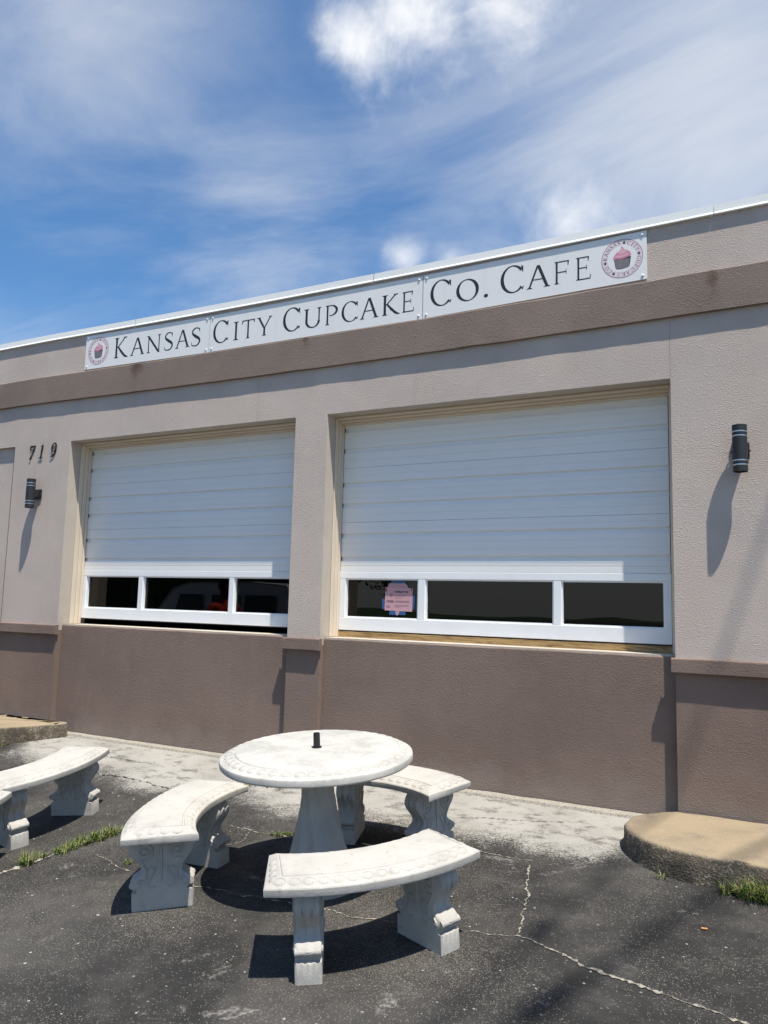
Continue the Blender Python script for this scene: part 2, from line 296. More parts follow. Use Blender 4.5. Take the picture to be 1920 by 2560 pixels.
# ------------------------------------------------------------------ ground
GA, GB = .046, -.0121
def sclamp(v, lo, hi, k=.6):
    def soft(t): return t if t <= 0 else k * (1 - math.exp(-t / k))
    if v > hi: return hi + soft(v - hi)
    if v < lo: return lo - soft(lo - v)
    return v
def gz(x, y):
    yc = min(0, sclamp(y, -2.9, 0, .8)); xc = sclamp(x, -4.4, 1.0); xc += .9 * max(0, min(2.6, -5.2 - x))
    z = GA * yc + GB * xc * yc
    d = math.hypot(x, y)
    if d > 90: z -= (d - 90) * .03
    return z
def gframe(x, y, ang=0.):
    e = .01; n = Vector((-(gz(x + e, y) - gz(x - e, y)) / (2 * e), -(gz(x, y + e) - gz(x, y - e)) / (2 * e), 1)).normalized()
    a = Vector((math.cos(ang), math.sin(ang), 0)); a = (a - n * a.dot(n)).normalized(); b = n.cross(a)
    mt = Matrix((a, b, n)).transposed().to_4x4(); mt.translation = Vector((x, y, gz(x, y))); return mt
def axis_vals(lo, hi, step, far):
    v = [lo + step * i for i in range(int(round((hi - lo) / step)) + 1)]; d = step; a, b = lo, hi; L, H = [], []
    while b < far: d *= 1.35; b += d; H.append(b)
    d = step
    while a > -far: d *= 1.35; a -= d; L.append(a)
    return L[::-1] + v + H
xs = axis_vals(-9, 4, .1, 3500); ys = axis_vals(-7, .4, .1, 3500)
g = MB(); g.v = [(x, y, gz(x, y) + (.006 * nz(x, y, 3, .9) if y < -.15 and abs(x) < 20 else 0)) for y in ys for x in xs]; nx = len(xs)
g.f = [(j * nx + i, j * nx + i + 1, (j + 1) * nx + i + 1, (j + 1) * nx + i) for j in range(len(ys) - 1) for i in range(nx - 1)]
ground = tag(g.build('parking_lot', 'asphalt', smooth=60), 'worn dark asphalt parking lot with white cement wash along the wall', kind='structure')
def gp(x, y, h=0.): return (x, y, gz(x, y) + (.006 * nz(x, y, 3, .9) if y < -.15 else 0) + h)
def ribbon(pts, w, mat, h=.004, seed=0, name='crack'):
    rnd = random.Random(seed); P = []
    for i in range(len(pts) - 1):
        a, b = Vector(pts[i]), Vector(pts[i + 1]); n = max(2, int((b - a).length / .013))
        for k in range(n): P.append(a.lerp(b, k / n))
    P.append(Vector(pts[-1])); L, Rr = [], []
    off = 0
    for i, p in enumerate(P):
        d = (P[min(i + 1, len(P) - 1)] - P[max(0, i - 1)]).normalized(); nrm = Vector((-d.y, d.x)); off = off * .75 + rnd.uniform(-.007, .007); ww = w * (.10 + 1.15 * rnd.random() ** 1.6) * (.12 if rnd.random() < .14 else 1) * (.35 if i in (0, len(P) - 1) else 1)
        q = p + nrm * off; L.append(gp(*(q + nrm * ww / 2), h)); Rr.append(gp(*(q - nrm * ww / 2), h))
    return MB().loft([L, Rr], False).build(name, mat, ground)
CR = [([(-1.3, -1.08), (-1.25, -1.31), (-1.2, -1.46), (-1.17, -1.6), (-1.13, -1.74), (-1.1, -1.89)], .013), ([(-1.27, -1.93), (-1.19, -1.93), (-1.1, -1.89), (-1.01, -1.92), (-.89, -1.97)], .011), ([(-.89, -1.97), (-.79, -2.03), (-.7, -2.06), (-.59, -2.08), (-.45, -2.11), (-.34, -2.14), (-.22, -2.18), (-.05, -2.22), (.4, -2.33), (1.2, -2.5)], .022),
      ([(-1.75, -.96), (-1.57, -1.01), (-1.46, -1.03), (-1.3, -1.02)], .012), ([(-3.71, -1.93), (-3.54, -1.99), (-3.43, -2.02), (-3.2, -2.06)], .010), ([(-3.25, -1.25), (-3.07, -1.27), (-2.96, -1.27), (-2.8, -1.26), (-2.6, -1.3)], .012), ([(-2.85, -2.06), (-2.67, -2.04), (-2.52, -2.05), (-2.3, -2.03), (-2.02, -2.02), (-1.89, -2.03), (-1.7, -2.0)], .012),
      ([(-1.7, -2.0), (-1.45, -1.96), (-1.27, -1.93)], .008), ([(-3.05, -1.55), (-3.0, -1.4), (-3.07, -1.27)], .008)]
for i, (p_, w_) in enumerate(CR): ribbon(p_, w_, 'crack', .004, i)
for i, (p_, w_) in enumerate([([(-4.95, -.77), (-4.77, -.75), (-4.57, -.76), (-4.33, -.8), (-4.11, -.81)], .016), ([(-1.95, -.50), (-1.6, -.40), (-1.3, -.30)], .008), ([(-5.9, -.42), (-5.3, -.38), (-4.6, -.40)], .007)]): ribbon(p_, w_, 'crackdark', .0045, 30 + i)
ribbon([(-4.35, -2.75), (-4.0, -2.35), (-3.97, -2.23), (-3.94, -2.08), (-3.93, -1.9), (-3.89, -1.78), (-3.84, -1.6), (-3.72, -1.5)], .05, 'sand', .004, 50, 'sand_seam')
# narrow cement foot along the wall
f = MB(); N = 160; A_, B_, C_ = [], [], []
for i in range(N + 1):
    x = -6.3 + 5.52 * i / N; yy = -.018 + .012 * nz(x, 0, 0, 4); A_.append((x, .049, .022 + .004 * nz(x, 1, 0, 5))); B_.append((x, yy, .016 + .004 * nz(x, 2, 0, 6))); C_.append((x, yy - .012, -.01))
f.loft([A_, B_, C_], False).build('cement_foot', 'sand', ground)

# ------------------------------------------------------------------ the building
XL, XR = -14.0, 7.0
JL, PL, PR, RR, LL = -6.498, -3.712, -3.390, -.645, -7.359
OT, CAPT, CAPB = 2.934, 1.052, .957
DEP = .27
bld = tag(empty('cafe_building', (-3.5, 0, 0)), 'single storey beige and brown stucco cafe building with two garage doors', 'building')
BP = Vector((-3.5, 0, 0))
def bpart(mb, name, mat, parent=None, **k):
    mb.v = [(v[0] - BP.x, v[1], v[2]) for v in mb.v]
    return mb.build(name, mat, parent or bld, **k)
# parts are given in world coordinates and shifted to the building's base point; materials use object coordinates shifted likewise
for key in ('band',): pass
def sag(x): return .0022 * min(abs(x + 3.2), 3.7) ** 2
def wavy_slab(x0, x1, yf, yb, z0, z1, n=120, amp=.004, seed=0, sagf=None):
    """a rough rendered band: front face with wandering edges"""
    mb = MB(); T0, T1, F1, F0, B0 = [], [], [], [], []
    for i in range(n + 1):
        x = x0 + (x1 - x0) * i / n; s = sagf(x) if sagf else 0
        a, b, c = (amp * nz(x, seed, k, 3.1) + amp * .6 * nz(x, seed, k + 9, 11) for k in (0, 1, 2))
        T0.append((x, yb, z1 + s + a)); T1.append((x, yf + .006 + c * .4, z1 + s + a)); F1.append((x, yf + c * .6, z1 + s + a - .007)); F0.append((x, yf + c * .6, z0 + s + b)); B0.append((x, yb, z0 + s + b))
    mb.loft([T0, T1, F1, F0, B0], False)
    for e in (0, n): mb.add([T0[e], T1[e], F1[e], F0[e], B0[e]], [(0, 1, 2, 3, 4)])
    return mb
# upper wall with the two openings and the blind recess
def xedge(mb, x0, x1, z, n, amp, seed):
    return [(x0 + (x1 - x0) * i / n, 0, z + amp * nz(x0 + (x1 - x0) * i / n, seed, 0, 5)) for i in range(n + 1)]
up = MB()
def rect(x0, x1, z0, z1, y=0.): up.quad((x0, y, z0), (x1, y, z0), (x1, y, z1), (x0, y, z1))
TOP = 4.06
rect(XL, -9.6, 1.0, TOP); rect(-9.6, LL, OT, TOP); rect(-9.6, LL, 1.0, OT, .037); rect(LL, JL, 1.0, TOP); rect(JL, PL, OT, TOP); rect(PL, PR, 1.0, TOP); rect(PR, RR, OT, TOP); rect(RR, XR, 1.0, TOP)
up.quad((LL, 0, 1.0), (LL, .037, 1.0), (LL, .037, OT), (LL, 0, OT)); up.quad((-9.6, 0, OT), (LL, 0, OT), (LL, .037, OT), (-9.6, .037, OT)); up.quad((-9.6, 0, 1.0), (-9.6, .037, 1.0), (-9.6, .037, OT), (-9.6, 0, OT))
bpart(up, 'wall', 'beige', fix=False)
for (a, b) in ((JL, PL), (PR, RR)):
    rv = MB()
    rv.quad((a, .0, 1.0), (a, .34, 1.0), (a, .34, OT), (a, 0, OT)); rv.quad((b, 0, 1.0), (b, 0, OT), (b, .34, OT), (b, .34, 1.0)); rv.quad((a, 0, OT), (a, .34, OT), (b, .34, OT), (b, 0, OT))
    bpart(rv, 'opening_reveal', 'soffit', fix=False)
# rest of the shell
sh = MB(); sh.quad((XL, 0, -.3), (XL, 9, -.3), (XL, 9, TOP), (XL, 0, TOP)); sh.quad((XR, 0, -.3), (XR, 0, TOP), (XR, 9, TOP), (XR, 9, -.3)); sh.quad((XL, 9, -.3), (XR, 9, -.3), (XR, 9, TOP), (XL, 9, TOP)); bpart(sh, 'outer_wall', 'beige')
bpart(MB().box(XL, XR, .02, 9, 3.9, 3.98), 'roof', 'coping')
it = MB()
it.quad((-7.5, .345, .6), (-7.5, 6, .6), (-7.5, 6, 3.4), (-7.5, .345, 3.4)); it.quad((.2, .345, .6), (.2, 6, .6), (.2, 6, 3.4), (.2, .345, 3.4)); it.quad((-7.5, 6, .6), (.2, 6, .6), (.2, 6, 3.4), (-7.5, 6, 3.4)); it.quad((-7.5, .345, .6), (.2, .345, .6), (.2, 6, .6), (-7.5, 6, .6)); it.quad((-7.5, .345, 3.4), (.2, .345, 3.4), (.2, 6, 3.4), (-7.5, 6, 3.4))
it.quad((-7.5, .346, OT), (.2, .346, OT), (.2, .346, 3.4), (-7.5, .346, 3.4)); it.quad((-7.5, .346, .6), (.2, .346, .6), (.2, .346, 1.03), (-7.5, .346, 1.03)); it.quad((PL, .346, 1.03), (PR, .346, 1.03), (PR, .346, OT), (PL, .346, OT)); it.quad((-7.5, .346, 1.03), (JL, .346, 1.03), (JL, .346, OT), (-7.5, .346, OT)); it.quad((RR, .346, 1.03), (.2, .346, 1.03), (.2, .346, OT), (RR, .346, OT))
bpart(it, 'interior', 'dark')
bpart(wavy_slab(XL, XR, -.033, .0, 3.345, 3.628, 260, .004, 1, sag), 'stucco_band', 'band')
# brown dado: piers, infill panels, caps
for i, (a, b) in enumerate(((XL, JL), (PL, PR), (RR, XR))):
    bpart(MB().box(a, b, .0 - .002, .06, -.3, 1.0), 'dado_pier', 'brown')
    bpart(wavy_slab(a - (.022 if i else 0), b + (.022 if i < 2 else 0), -.046, .0, CAPB, CAPT, max(8, int((b - a) * 22)), .003, 5 + i), 'dado_cap', 'brown', bevel=.004)
for i, (a, b) in enumerate(((JL, PL), (PR, RR))):
    bpart(wavy_slab(a + .001, b - .001, .058, .345, -.3, 1.052, 90, .004, 20 + i), 'dado_panel', 'brown')
    led = MB(); bpart(led.box(a + .01, b - .01, .070, .34, 1.046, 1.062), 'ledge', 'soffit')
for (x0, x1, z0, z1, yy) in ((LL - .004, LL + .001, 1.06, OT, -.0015), (RR - .0006, RR + .0006, OT, 3.34, -.0008), (XL, -9.6, OT, OT + .003, -.001)): bpart(MB().box(x0, x1, yy, .03, z0, z1), 'joint_and_shade_strip', 'dark')  # strip at the recess edge paints its shade; the others are thin joints
# coping of metal lengths
js = [-13.99, -11.08, -8.38, -5.678, -2.973, -.344, 2.36, 5.06, 6.99]
for i in range(len(js) - 1):
    a, b = js[i] + .003, js[i + 1] - .003; n = 12; P = []
    for (y, z) in ((.30, 4.118), (-.012, 4.110), (-.014, 4.056), (-.024, 4.042), (-.024, 4.036), (-.002, 4.036)):
        P.append([(a + (b - a) * k / n, y, z - .012 + sag(a + (b - a) * k / n)) for k in range(n + 1)])
    bpart(MB().loft(P, False), 'coping_piece', 'coping')
# cream moulded trim round each opening
for (a, b, ea, eb) in ((JL, PL, .028, .02), (PR, RR, .018, .045)):
    st = MB()
    for (y0, y1, fa, top) in ((.135, .185, .55, .018), (.187, .232, .78, .034), (.234, .266, 1., .048)):
        st.box(a + .001, a + ea * fa, y0, y1, 1.064, OT - top - .001); st.box(b - eb * fa, b - .001, y0, y1, 1.064, OT - top - .001); st.box(a + .001, b - .001, y0, y1, OT - top, OT - .001)
    bpart(st, 'door_trim', 'cream', bevel=.005)
bpart(MB().box(PR + .01, RR - .03, .262, .33, 1.0625, 1.110), 'wood_sill', 'wood')
# garage doors
def garage(a, b, zb, zt, wins, rubber):
    fy = .268
    fr_ = MB(); top = 1.612; wt_, wb_ = 1.556, 1.228
    fr_.box(a, b, fy, fy + .05, wt_, top); fr_.box(a, b, fy, fy + .05, zb, wb_)
    e = [a] + [v for w_ in wins for v in w_] + [b]
    for k in range(0, len(e), 2): fr_.box(e[k], e[k + 1], fy + .001, fy + .049, wb_, wt_)
    door = bpart(fr_, 'garage_door', 'frame', bevel=.003)
    off = Vector((-BP.x, 0, 0))
    def sub(mb, nm, mat, **k):
        mb.v = [(v[0] - BP.x, v[1], v[2]) for v in mb.v]; return mb.build(nm, mat, door, **k)
    for (w0, w1) in wins:
        # glazing bead, then the pane
        bd = MB(); d0, d1 = fy + .012, fy + .045; t = .010
        bd.box(w0, w0 + t, d0, d1, wb_, wt_); bd.box(w1 - t, w1, d0, d1, wb_, wt_); bd.box(w0 + t, w1 - t, d0, d1, wt_ - t, wt_); bd.box(w0 + t, w1 - t, d0, d1, wb_, wb_ + t)
        sub(bd, 'glazing_bead', 'frame')
        sub(MB().box(w0 + t, w1 - t, fy + .036, fy + .040, wb_ + t, wt_ - t), 'pane', 'glass')
    secs = [(1.6135, 2.0345), (2.0365, 2.5075), (2.5095, zt)]
    for i, (z0, z1) in enumerate(secs):
        prof = [(fy + .03, z0), (fy + .002, z0)]
        gro = {0: [(1.664, .004, .006), (1.722, .015, .046), (1.80, .0022, .007), (1.86, .0022, .007), (1.922, .015, .046), (1.985, .002, .007)], 1: [(2.10, .0022, .007), (2.182, .015, .046), (2.24, .0022, .007), (2.30, .0022, .007), (2.362, .015, .046), (2.44, .002, .007)], 2: [(2.575, .0022, .007), (2.662, .015, .046), (2.725, .0022, .007), (2.785, .0022, .007), (2.846, .015, .046)]}[i]
        for (zc, dp, hh) in gro:
            prof += [(fy + .002, zc - hh * .5), (fy + .002 + dp * .75, zc - hh * .26), (fy + .002 + dp, zc - hh * .05), (fy + .002 + dp, zc + hh * .25), (fy + .002 + dp * .6, zc + hh * .40), (fy + .002, zc + hh * .5)]
        prof += [(fy + .002, z1), (fy + .03, z1)]
        sc = MB(); sc.loft([[(x, y, z) for y, z in prof] for x in (a + .004, b - .004)], False); sub(sc, 'door_section', 'door')
    if rubber: sub(MB().box(a, b, fy + .006, fy + .045, zb - .009, zb - .0005), 'bottom_seal', 'rubber')
    return door
d1 = garage(PR + .012, RR - .050, 1.121, 2.93, [(-3.320, -2.638), (-2.576, -1.526), (-1.468, -.741)], True)
d2 = garage(JL + .016, PL - .03, 1.122, 2.93, [(-6.432, -5.702), (-5.645, -4.567), (-4.513, -3.80)], True)
d1['label'] = 'white garage door closed down on a raw wood sill'; d2['label'] = 'white garage door held just open above a dark gap'

# ------------------------------------------------------------------ lettering (own serif glyphs, cap height 1)
TK, TN = .125, .058
def stem(x, w=TK, y0=0., y1=1., s=.075, top=True, bot=True):
    P = [[(x - w / 2, y0), (x + w / 2, y0), (x + w / 2 * .94, (y0 + y1) / 2), (x + w / 2, y1), (x - w / 2, y1), (x - w / 2 * .94, (y0 + y1) / 2)]]
    for yy, sg, on in ((y0, 1, bot), (y1, -1, top)):
        if on: P.append([(x - w / 2 - s, yy), (x + w / 2 + s, yy), (x + w / 2 + s, yy + sg * .018), (x + w / 2, yy + sg * .062), (x - w / 2, yy + sg * .062), (x - w / 2 - s, yy + sg * .018)])
    return P
def diag(x0, y0, x1, y1, w): return [[(x0 - w / 2, y0), (x0 + w / 2, y0), (x1 + w / 2, y1), (x1 - w / 2, y1)]]
def serif(x, y, l, r, up=True):
    s = 1 if up else -1; return [[(x - l, y), (x + r, y), (x + r, y + s * .018), (x + r * .35, y + s * .055), (x - l * .35, y + s * .055), (x - l, y + s * .018)]]
def arc(cx, cy, rx, ry, a0, a1, tk=TK, tn=TN * .7, tilt=12, n=36):
    o, i = [], []
    for k in range(n + 1):
        a = R(a0 + (a1 - a0) * k / n); t = tn + (tk - tn) * abs(math.cos(a - R(tilt))) ** 1.4; o.append((cx + rx * math.cos(a), cy + ry * math.sin(a))); i.append((cx + (rx - t) * math.cos(a), cy + (ry - t * .9) * math.sin(a)))
    return [[o[k], o[k + 1], i[k + 1], i[k]] for k in range(n)]
def sstroke(pts, ws):
    out = []; P = []
    for k in range(len(pts) - 1):
        p0, p1, p2, p3 = (Vector(pts[max(0, min(len(pts) - 1, k + q))]) for q in (-1, 0, 1, 2))
        for t in range(8):
            u = t / 8; P.append((.5 * ((2 * p1) + (p2 - p0) * u + (2 * p0 - 5 * p1 + 4 * p2 - p3) * u * u + (3 * p1 - p0 - 3 * p2 + p3) * u ** 3), ws[k] + (ws[k + 1] - ws[k]) * u))
    P.append((Vector(pts[-1]), ws[-1])); E = []
    for k, (p, w) in enumerate(P):
        d = (P[min(k + 1, len(P) - 1)][0] - P[max(0, k - 1)][0]).normalized(); nn = Vector((-d.y, d.x)); E.append((p + nn * w / 2, p - nn * w / 2))
    return [[E[k][0], E[k][1], E[k + 1][1], E[k + 1][0]] for k in range(len(E) - 1)]
def glyph(ch):
    if ch == 'K': return stem(.17) + diag(.235, .50, .70, .985, TN * 1.4) + serif(.72, 1., .13, .11, False) + sstroke([(.27, .56), (.5, .28), (.74, .055), (.93, 0)], [.07, .115, .11, .02])
    if ch == 'A': return diag(.105, .02, .455, 1.02, TN * 1.4) + diag(.835, .02, .475, 1.02, TK * 1.02) + serif(.10, 0, .10, .13) + serif(.84, 0, .15, .13) + [[(.24, .36), (.70, .36), (.70, .405), (.24, .405)]]
    if ch == 'N': return stem(.13, TN * 1.2, top=False) + diag(.085, 1., .86, -.02, TK * 1.12) + stem(.86, TN * 1.2, y0=0, bot=False) + [[(-.03, 1.), (.15, 1.), (.12, .95), (-.03, .98)]]
    if ch == 'S': return sstroke([(.78, .80), (.70, .945), (.45, 1.0), (.2, .88), (.19, .70), (.45, .535), (.75, .38), (.80, .20), (.62, .03), (.36, .0), (.13, .07), (.10, .24)], [.035, .05, .06, .10, .125, .16, .15, .12, .075, .055, .05, .03]) + [[(.73, .98), (.80, .98), (.81, .74), (.77, .76)]]
    if ch == 'C': return arc(.53, .5, .52, .525, 40, 318, TK * 1.15, TN * .75, 8, 44) + [[(.87, .965), (.955, .95), (.955, .73), (.915, .73)], [(.88, .09), (.93, .16), (.99, .20), (.945, .06)]]
    if ch == 'O': return arc(.5, .5, .5, .52, 0, 360, TK * 1.15, TN * .75, 14, 48)
    if ch == 'I': return stem(.5, .38, s=.30)
    if ch == 'T': return stem(.5, top=False) + [[(.02, .945), (.98, .945), (.98, 1.0), (.02, 1.0)], [(.0, .80), (.05, .80), (.12, .96), (.03, 1.0)], [(.95, .82), (1., .82), (.98, 1.04), (.90, .96)]]
    if ch == 'Y': return stem(.5, y1=.47, top=False) + diag(.47, .43, .13, .985, TK * 1.05) + diag(.53, .44, .88, .985, TN * 1.4) + serif(.13, 1., .13, .13, False) + serif(.88, 1., .11, .11, False)
    if ch == 'U': return stem(.16, y0=.28, bot=False) + stem(.84, TN * 1.3, y0=.28, bot=False) + arc(.495, .34, .398, .36, 180, 360, TK, TN * 1.0, 188, 26)
    if ch == 'P': return stem(.2) + [[(.2, .955), (.5, .955), (.5, 1.), (.2, 1.)], [(.34, .45), (.52, .44), (.52, .482), (.34, .50)]] + arc(.46, .72, .47, .28, -88, 92, TK * 1.3, TN * .8, 0, 26)
    if ch == 'E': return stem(.2) + [[(.2, .95), (.86, .95), (.86, 1.), (.2, 1.)], [(.80, .80), (.85, .80), (.88, 1.0), (.80, .96)], [(.2, .50), (.72, .50), (.72, .545), (.2, .545)], [(.70, .42), (.74, .42), (.74, .63), (.70, .63)], [(.2, 0), (.92, 0), (.92, .05), (.2, .05)], [(.88, 0), (.96, .0), (1.0, .20), (.96, .20)]]
    if ch == 'F': return stem(.22) + [[(.22, .95), (.95, .95), (.95, 1.), (.22, 1.)], [(.89, .78), (.94, .78), (.98, 1.0), (.89, .96)], [(.22, .49), (.80, .49), (.80, .535), (.22, .535)], [(.78, .41), (.82, .41), (.82, .62), (.78, .62)]]
    if ch == '.': return [[(.5 + .5 * math.cos(k * math.pi / 8), .075 + .085 * math.sin(k * math.pi / 8)) for k in range(16)]]
    if ch == '7': return [[(.04, 1.0), (.96, 1.0), (.93, .88), (.06, .84)], [(.0, .70), (.06, .70), (.14, .86), (.05, 1.0)], [(.90, 1.), (.97, .98), (.42, 0.), (.24, 0.), (.30, .10)]]
    if ch == '1': return [[(.40, .04), (.62, .04), (.62, 1.), (.40, .93)], [(.16, .84), (.40, .84), (.62, 1.), (.55, 1.)], [(.12, .0), (.90, 0), (.86, .055), (.62, .075), (.40, .075), (.16, .055)]]
    if ch == '9': return arc(.5, .68, .46, .33, 0, 360, .19, .07, 0, 36) + sstroke([(.90, .66), (.86, .40), (.62, .14), (.14, -.02)], [.17, .17, .12, .03])
def bounds(polys):
    a = [p[0] for q in polys for p in q]; return min(a), max(a)
def put_glyph(ch, x0, x1, zb, h, y, name='letter', mat='ink', parent=None, pb=Vector((0, 0, 0)), slant=0., thick=0., zslope=0.):
    P = glyph(ch); a, b = bounds(P); mb = MB()
    for k, q in enumerate(P):
        d = 0.00004 * (k % 7)
        pts = []
        for p in q:
            xx = x0 + (p[0] - a) / (b - a) * (x1 - x0) + slant * p[1] * h
            pts.append((xx - pb.x, y - d - pb.y, zb + p[1] * h + zslope * (xx - x0) - pb.z))
        n = len(pts)
        if thick: mb.add(pts + [(p[0], p[1] + thick, p[2]) for p in pts], [tuple(range(n)), tuple(range(2 * n - 1, n - 1, -1))] + [(i, (i + 1) % n, n + (i + 1) % n, n + i) for i in range(n)])
        else: mb.add(pts, [tuple(range(n))])
    return mb.build(name, mat, parent)
# sign panels, each its own plate
PAN = [(-6.362, -4.723, (3.672, 4.030), (3.646, 3.998), 'white sign panel with a round cupcake logo ahead of the first black word', 'K'),
       (-4.716, -2.523, (3.647, 3.998), (3.638, 3.998), 'long white sign panel without a logo, bolted between the two logo panels', 'C'),
       (-2.515, -.785, (3.638, 4.000), (3.667, 4.024), 'white sign panel ending with a round cupcake logo after the last word', 'E')]
LET = [[('K', -5.949, -5.758, 1), ('A', -5.727, -5.535, 0), ('N', -5.514, -5.327, 0), ('S', -5.278, -5.168, 0), ('A', -5.137, -4.955, 0), ('S', -4.938, -4.827, 0)],
       [('C', -4.674, -4.493, 1), ('I', -4.435, -4.377, 0), ('T', -4.341, -4.195, 0), ('Y', -4.170, -4.003, 0), ('C', -3.883, -3.698, 1), ('U', -3.660, -3.484, 0), ('P', -3.439, -3.316, 0), ('C', -3.279, -3.116, 0), ('A', -3.097, -2.919, 0), ('K', -2.888, -2.721, 0), ('E', -2.701, -2.593, 0)],
       [('C', -2.451, -2.267, 1), ('O', -2.228, -2.038, 0), ('.', -1.996, -1.962, 0), ('C', -1.862, -1.676, 1), ('A', -1.655, -1.473, 0), ('F', -1.443, -1.334, 0), ('E', -1.282, -1.174, 0)]]
def disc(cx, cz, r, y, r0=0., n=48):
    o = [(cx + r * math.cos(2 * math.pi * k / n), y, cz + r * math.sin(2 * math.pi * k / n)) for k in range(n)]
    if r0 <= 0: return MB().add(o, [tuple(range(n))])
    i = [(cx + r0 * math.cos(2 * math.pi * k / n), y, cz + r0 * math.sin(2 * math.pi * k / n)) for k in range(n)]; return MB().add(o + i, [(k, (k + 1) % n, n + (k + 1) % n, n + k) for k in range(n)])
def cupcake(P, cx, cz, s, y, parent, mini=False):
    def poly(pts, yy): return MB().add([(cx + s * a - P.x, yy, cz + s * b - P.z) for a, b in pts], [tuple(range(len(pts)))])
    if mini:
        poly([(-.5, .1), (.5, .1), (.38, -.6), (-.38, -.6)], y).build('liner_print', 'liner', parent); poly([(-.55, .12), (.55, .12), (.35, .42), (0, .62), (-.35, .42)], y - .0001).build('icing_print', 'linerl', parent); return
    poly([(-.47, .10), (.49, .16), (.47, .0), (.40, -.42), (.30, -.50), (0, -.545), (-.28, -.535), (-.37, -.47), (-.45, .0)], y).build('liner_print', 'liner', parent)
    st = MB()
    for k in range(12):
        u = -.42 + .84 * (k + .5) / 12; v = u * .82; w = .019
        st.add([(cx + s * a - P.x, y - .0001, cz + s * b - P.z) for a, b in ((u - w, .04), (u + w, .04), (v + w * .8, -.50), (v - w * .8, -.50))], [(0, 1, 2, 3)])
    st.build('liner_pleats', 'linerl', parent)
    poly([(-.50, .10), (-.47, .05), (-.30, .10), (-.05, .06), (.20, .13), (.40, .14), (.50, .22), (.48, .32), (.40, .46), (.25, .56), (.12, .62), (.02, .78), (-.06, .86), (-.05, .70), (-.14, .56), (-.33, .47), (-.45, .30), (-.51, .18)], y - .0002).build('icing_print', 'icing', parent)
    poly([(-.40, .20), (-.10, .16), (.22, .22), (.40, .30), (.30, .37), (.0, .28), (-.28, .30)], y - .0003).build('icing_light', 'icing2', parent)
    poly([(-.28, .42), (-.02, .36), (.26, .44), (.20, .54), (.06, .60), (-.02, .80), (-.03, .64), (-.12, .53)], y - .0003).build('icing_light', 'icing2', parent)
    poly([(-.44, .14), (-.20, .14), (.10, .12), (.42, .20), (.44, .17), (.20, .10), (-.05, .03), (-.30, .07)], y - .0004).build('icing_shade', 'icing3', parent)
def logo(cx, cz, r, y, parent, P):
    def sh(mb): mb.v = [(v[0] - P.x, v[1] - P.y, v[2] - P.z) for v in mb.v]; return mb
    sh(disc(cx, cz, r * .965, y, r * .70)).build('logo_ring', 'pinkpale', parent); sh(disc(cx, cz, r, y - .0001, r * .962)).build('logo_rim', 'pinkline', parent)
    sh(disc(cx, cz, r * .70, y - .0001)).build('logo_field', 'signin', parent)
    items = list(zip('KANSAS', (-82, -66.5, -51.5, -37.5, -24, -10))) + list(zip('CITY', (25, 38, 50, 64))) + list(zip('CUPCAKE', (97, 112, 127, 143, 160, 176, 193))) + list(zip('CO', (226, 242)))
    for ch, ang in items:
        g_ = glyph(ch); a, b = bounds(g_); hh = r * .185; ww = hh * {'I': .42, 'S': .62, 'K': .95, 'P': .66, 'E': .60, 'T': .85}.get(ch, .9); mb = MB(); t = R(ang)
        for k, q in enumerate(g_):
            pts = []
            for p in q:
                lx = ((p[0] - a) / (b - a) - .5) * ww; lz = r * .73 + p[1] * hh
                pts.append((cx + lx * math.cos(t) + lz * math.sin(t) - P.x, y - .0003 - .00004 * (k % 5) - P.y, cz - lx * math.sin(t) + lz * math.cos(t) - P.z))
            mb.add(pts, [tuple(range(len(pts)))])
        mb.build('logo_letter', 'ink', parent)
    for ang in (8, 80, 210, 262):
        t = R(ang); cupcake(P, cx + r * .82 * math.sin(t), cz + r * .82 * math.cos(t), r * .13, y - .0004, parent, True)
    cupcake(P, cx + .01 * r, cz - .08 * r, r * .86, y - .0002, parent)
for pi, (a, b, L, Rr, lab, _) in enumerate(PAN):
    P = Vector(((a + b) / 2, 0, L[0])); n = 14; F = []
    def edge_(t, k): return (L[k] + (Rr[k] - L[k]) * t)
    mb = MB(); rings = []
    for i in range(n + 1):
        t = i / n; x = a + (b - a) * t; bow = .0035 * math.sin(math.pi * t); z0, z1 = edge_(t, 0), edge_(t, 1)
        rings.append([(x - P.x, -.004, z0 - P.z), (x - P.x, -.010, z0 - P.z), (x - P.x, -.010, z1 - P.z), (x - P.x, -.004, z1 - P.z)])
    mb.loft(rings, True, True, True); plate = mb.build('sign_panel', 'sign'); plate.location = P; tag(plate, lab, 'sign', None)
    PP = Vector((P.x, 0, P.z))
    for (ch, x0, x1, bigc) in LET[pi]:
        t = ((x0 + x1) / 2 - a) / (b - a); zb = [3.745, 3.722, 3.722][pi] + [-.014, -.007, .022][pi] * t; sl_ = [-.006, -.003, .012][pi]
        put_glyph(ch, x0, x1, zb, .210 if bigc else .174, -.0106, 'letter', 'ink', plate, PP)
    for (bx, bz) in ((a + .03, .035), (b - .03, .035), (a + .03, -.035), (b - .03, -.035)):
        t = (bx - a) / (b - a); z = (edge_(t, 0) + .028) if bz > 0 else (edge_(t, 1) - .028)
        s = MB(); s.loft([[(bx - P.x + r2 * math.cos(k * math.pi / 5), y2, z - P.z + r2 * math.sin(k * math.pi / 5)) for k in range(10)] for r2, y2 in ((.010, -.0101), (.010, -.014), (.007, -.017), (.001, -.018))], True, False, True); s.build('bolt', 'bolt', plate, smooth=40)
    if pi == 0: logo(-6.178, 3.852, .146, -.0106, plate, PP)
    if pi == 2: logo(-.955, 3.848, .145, -.0106, plate, PP)
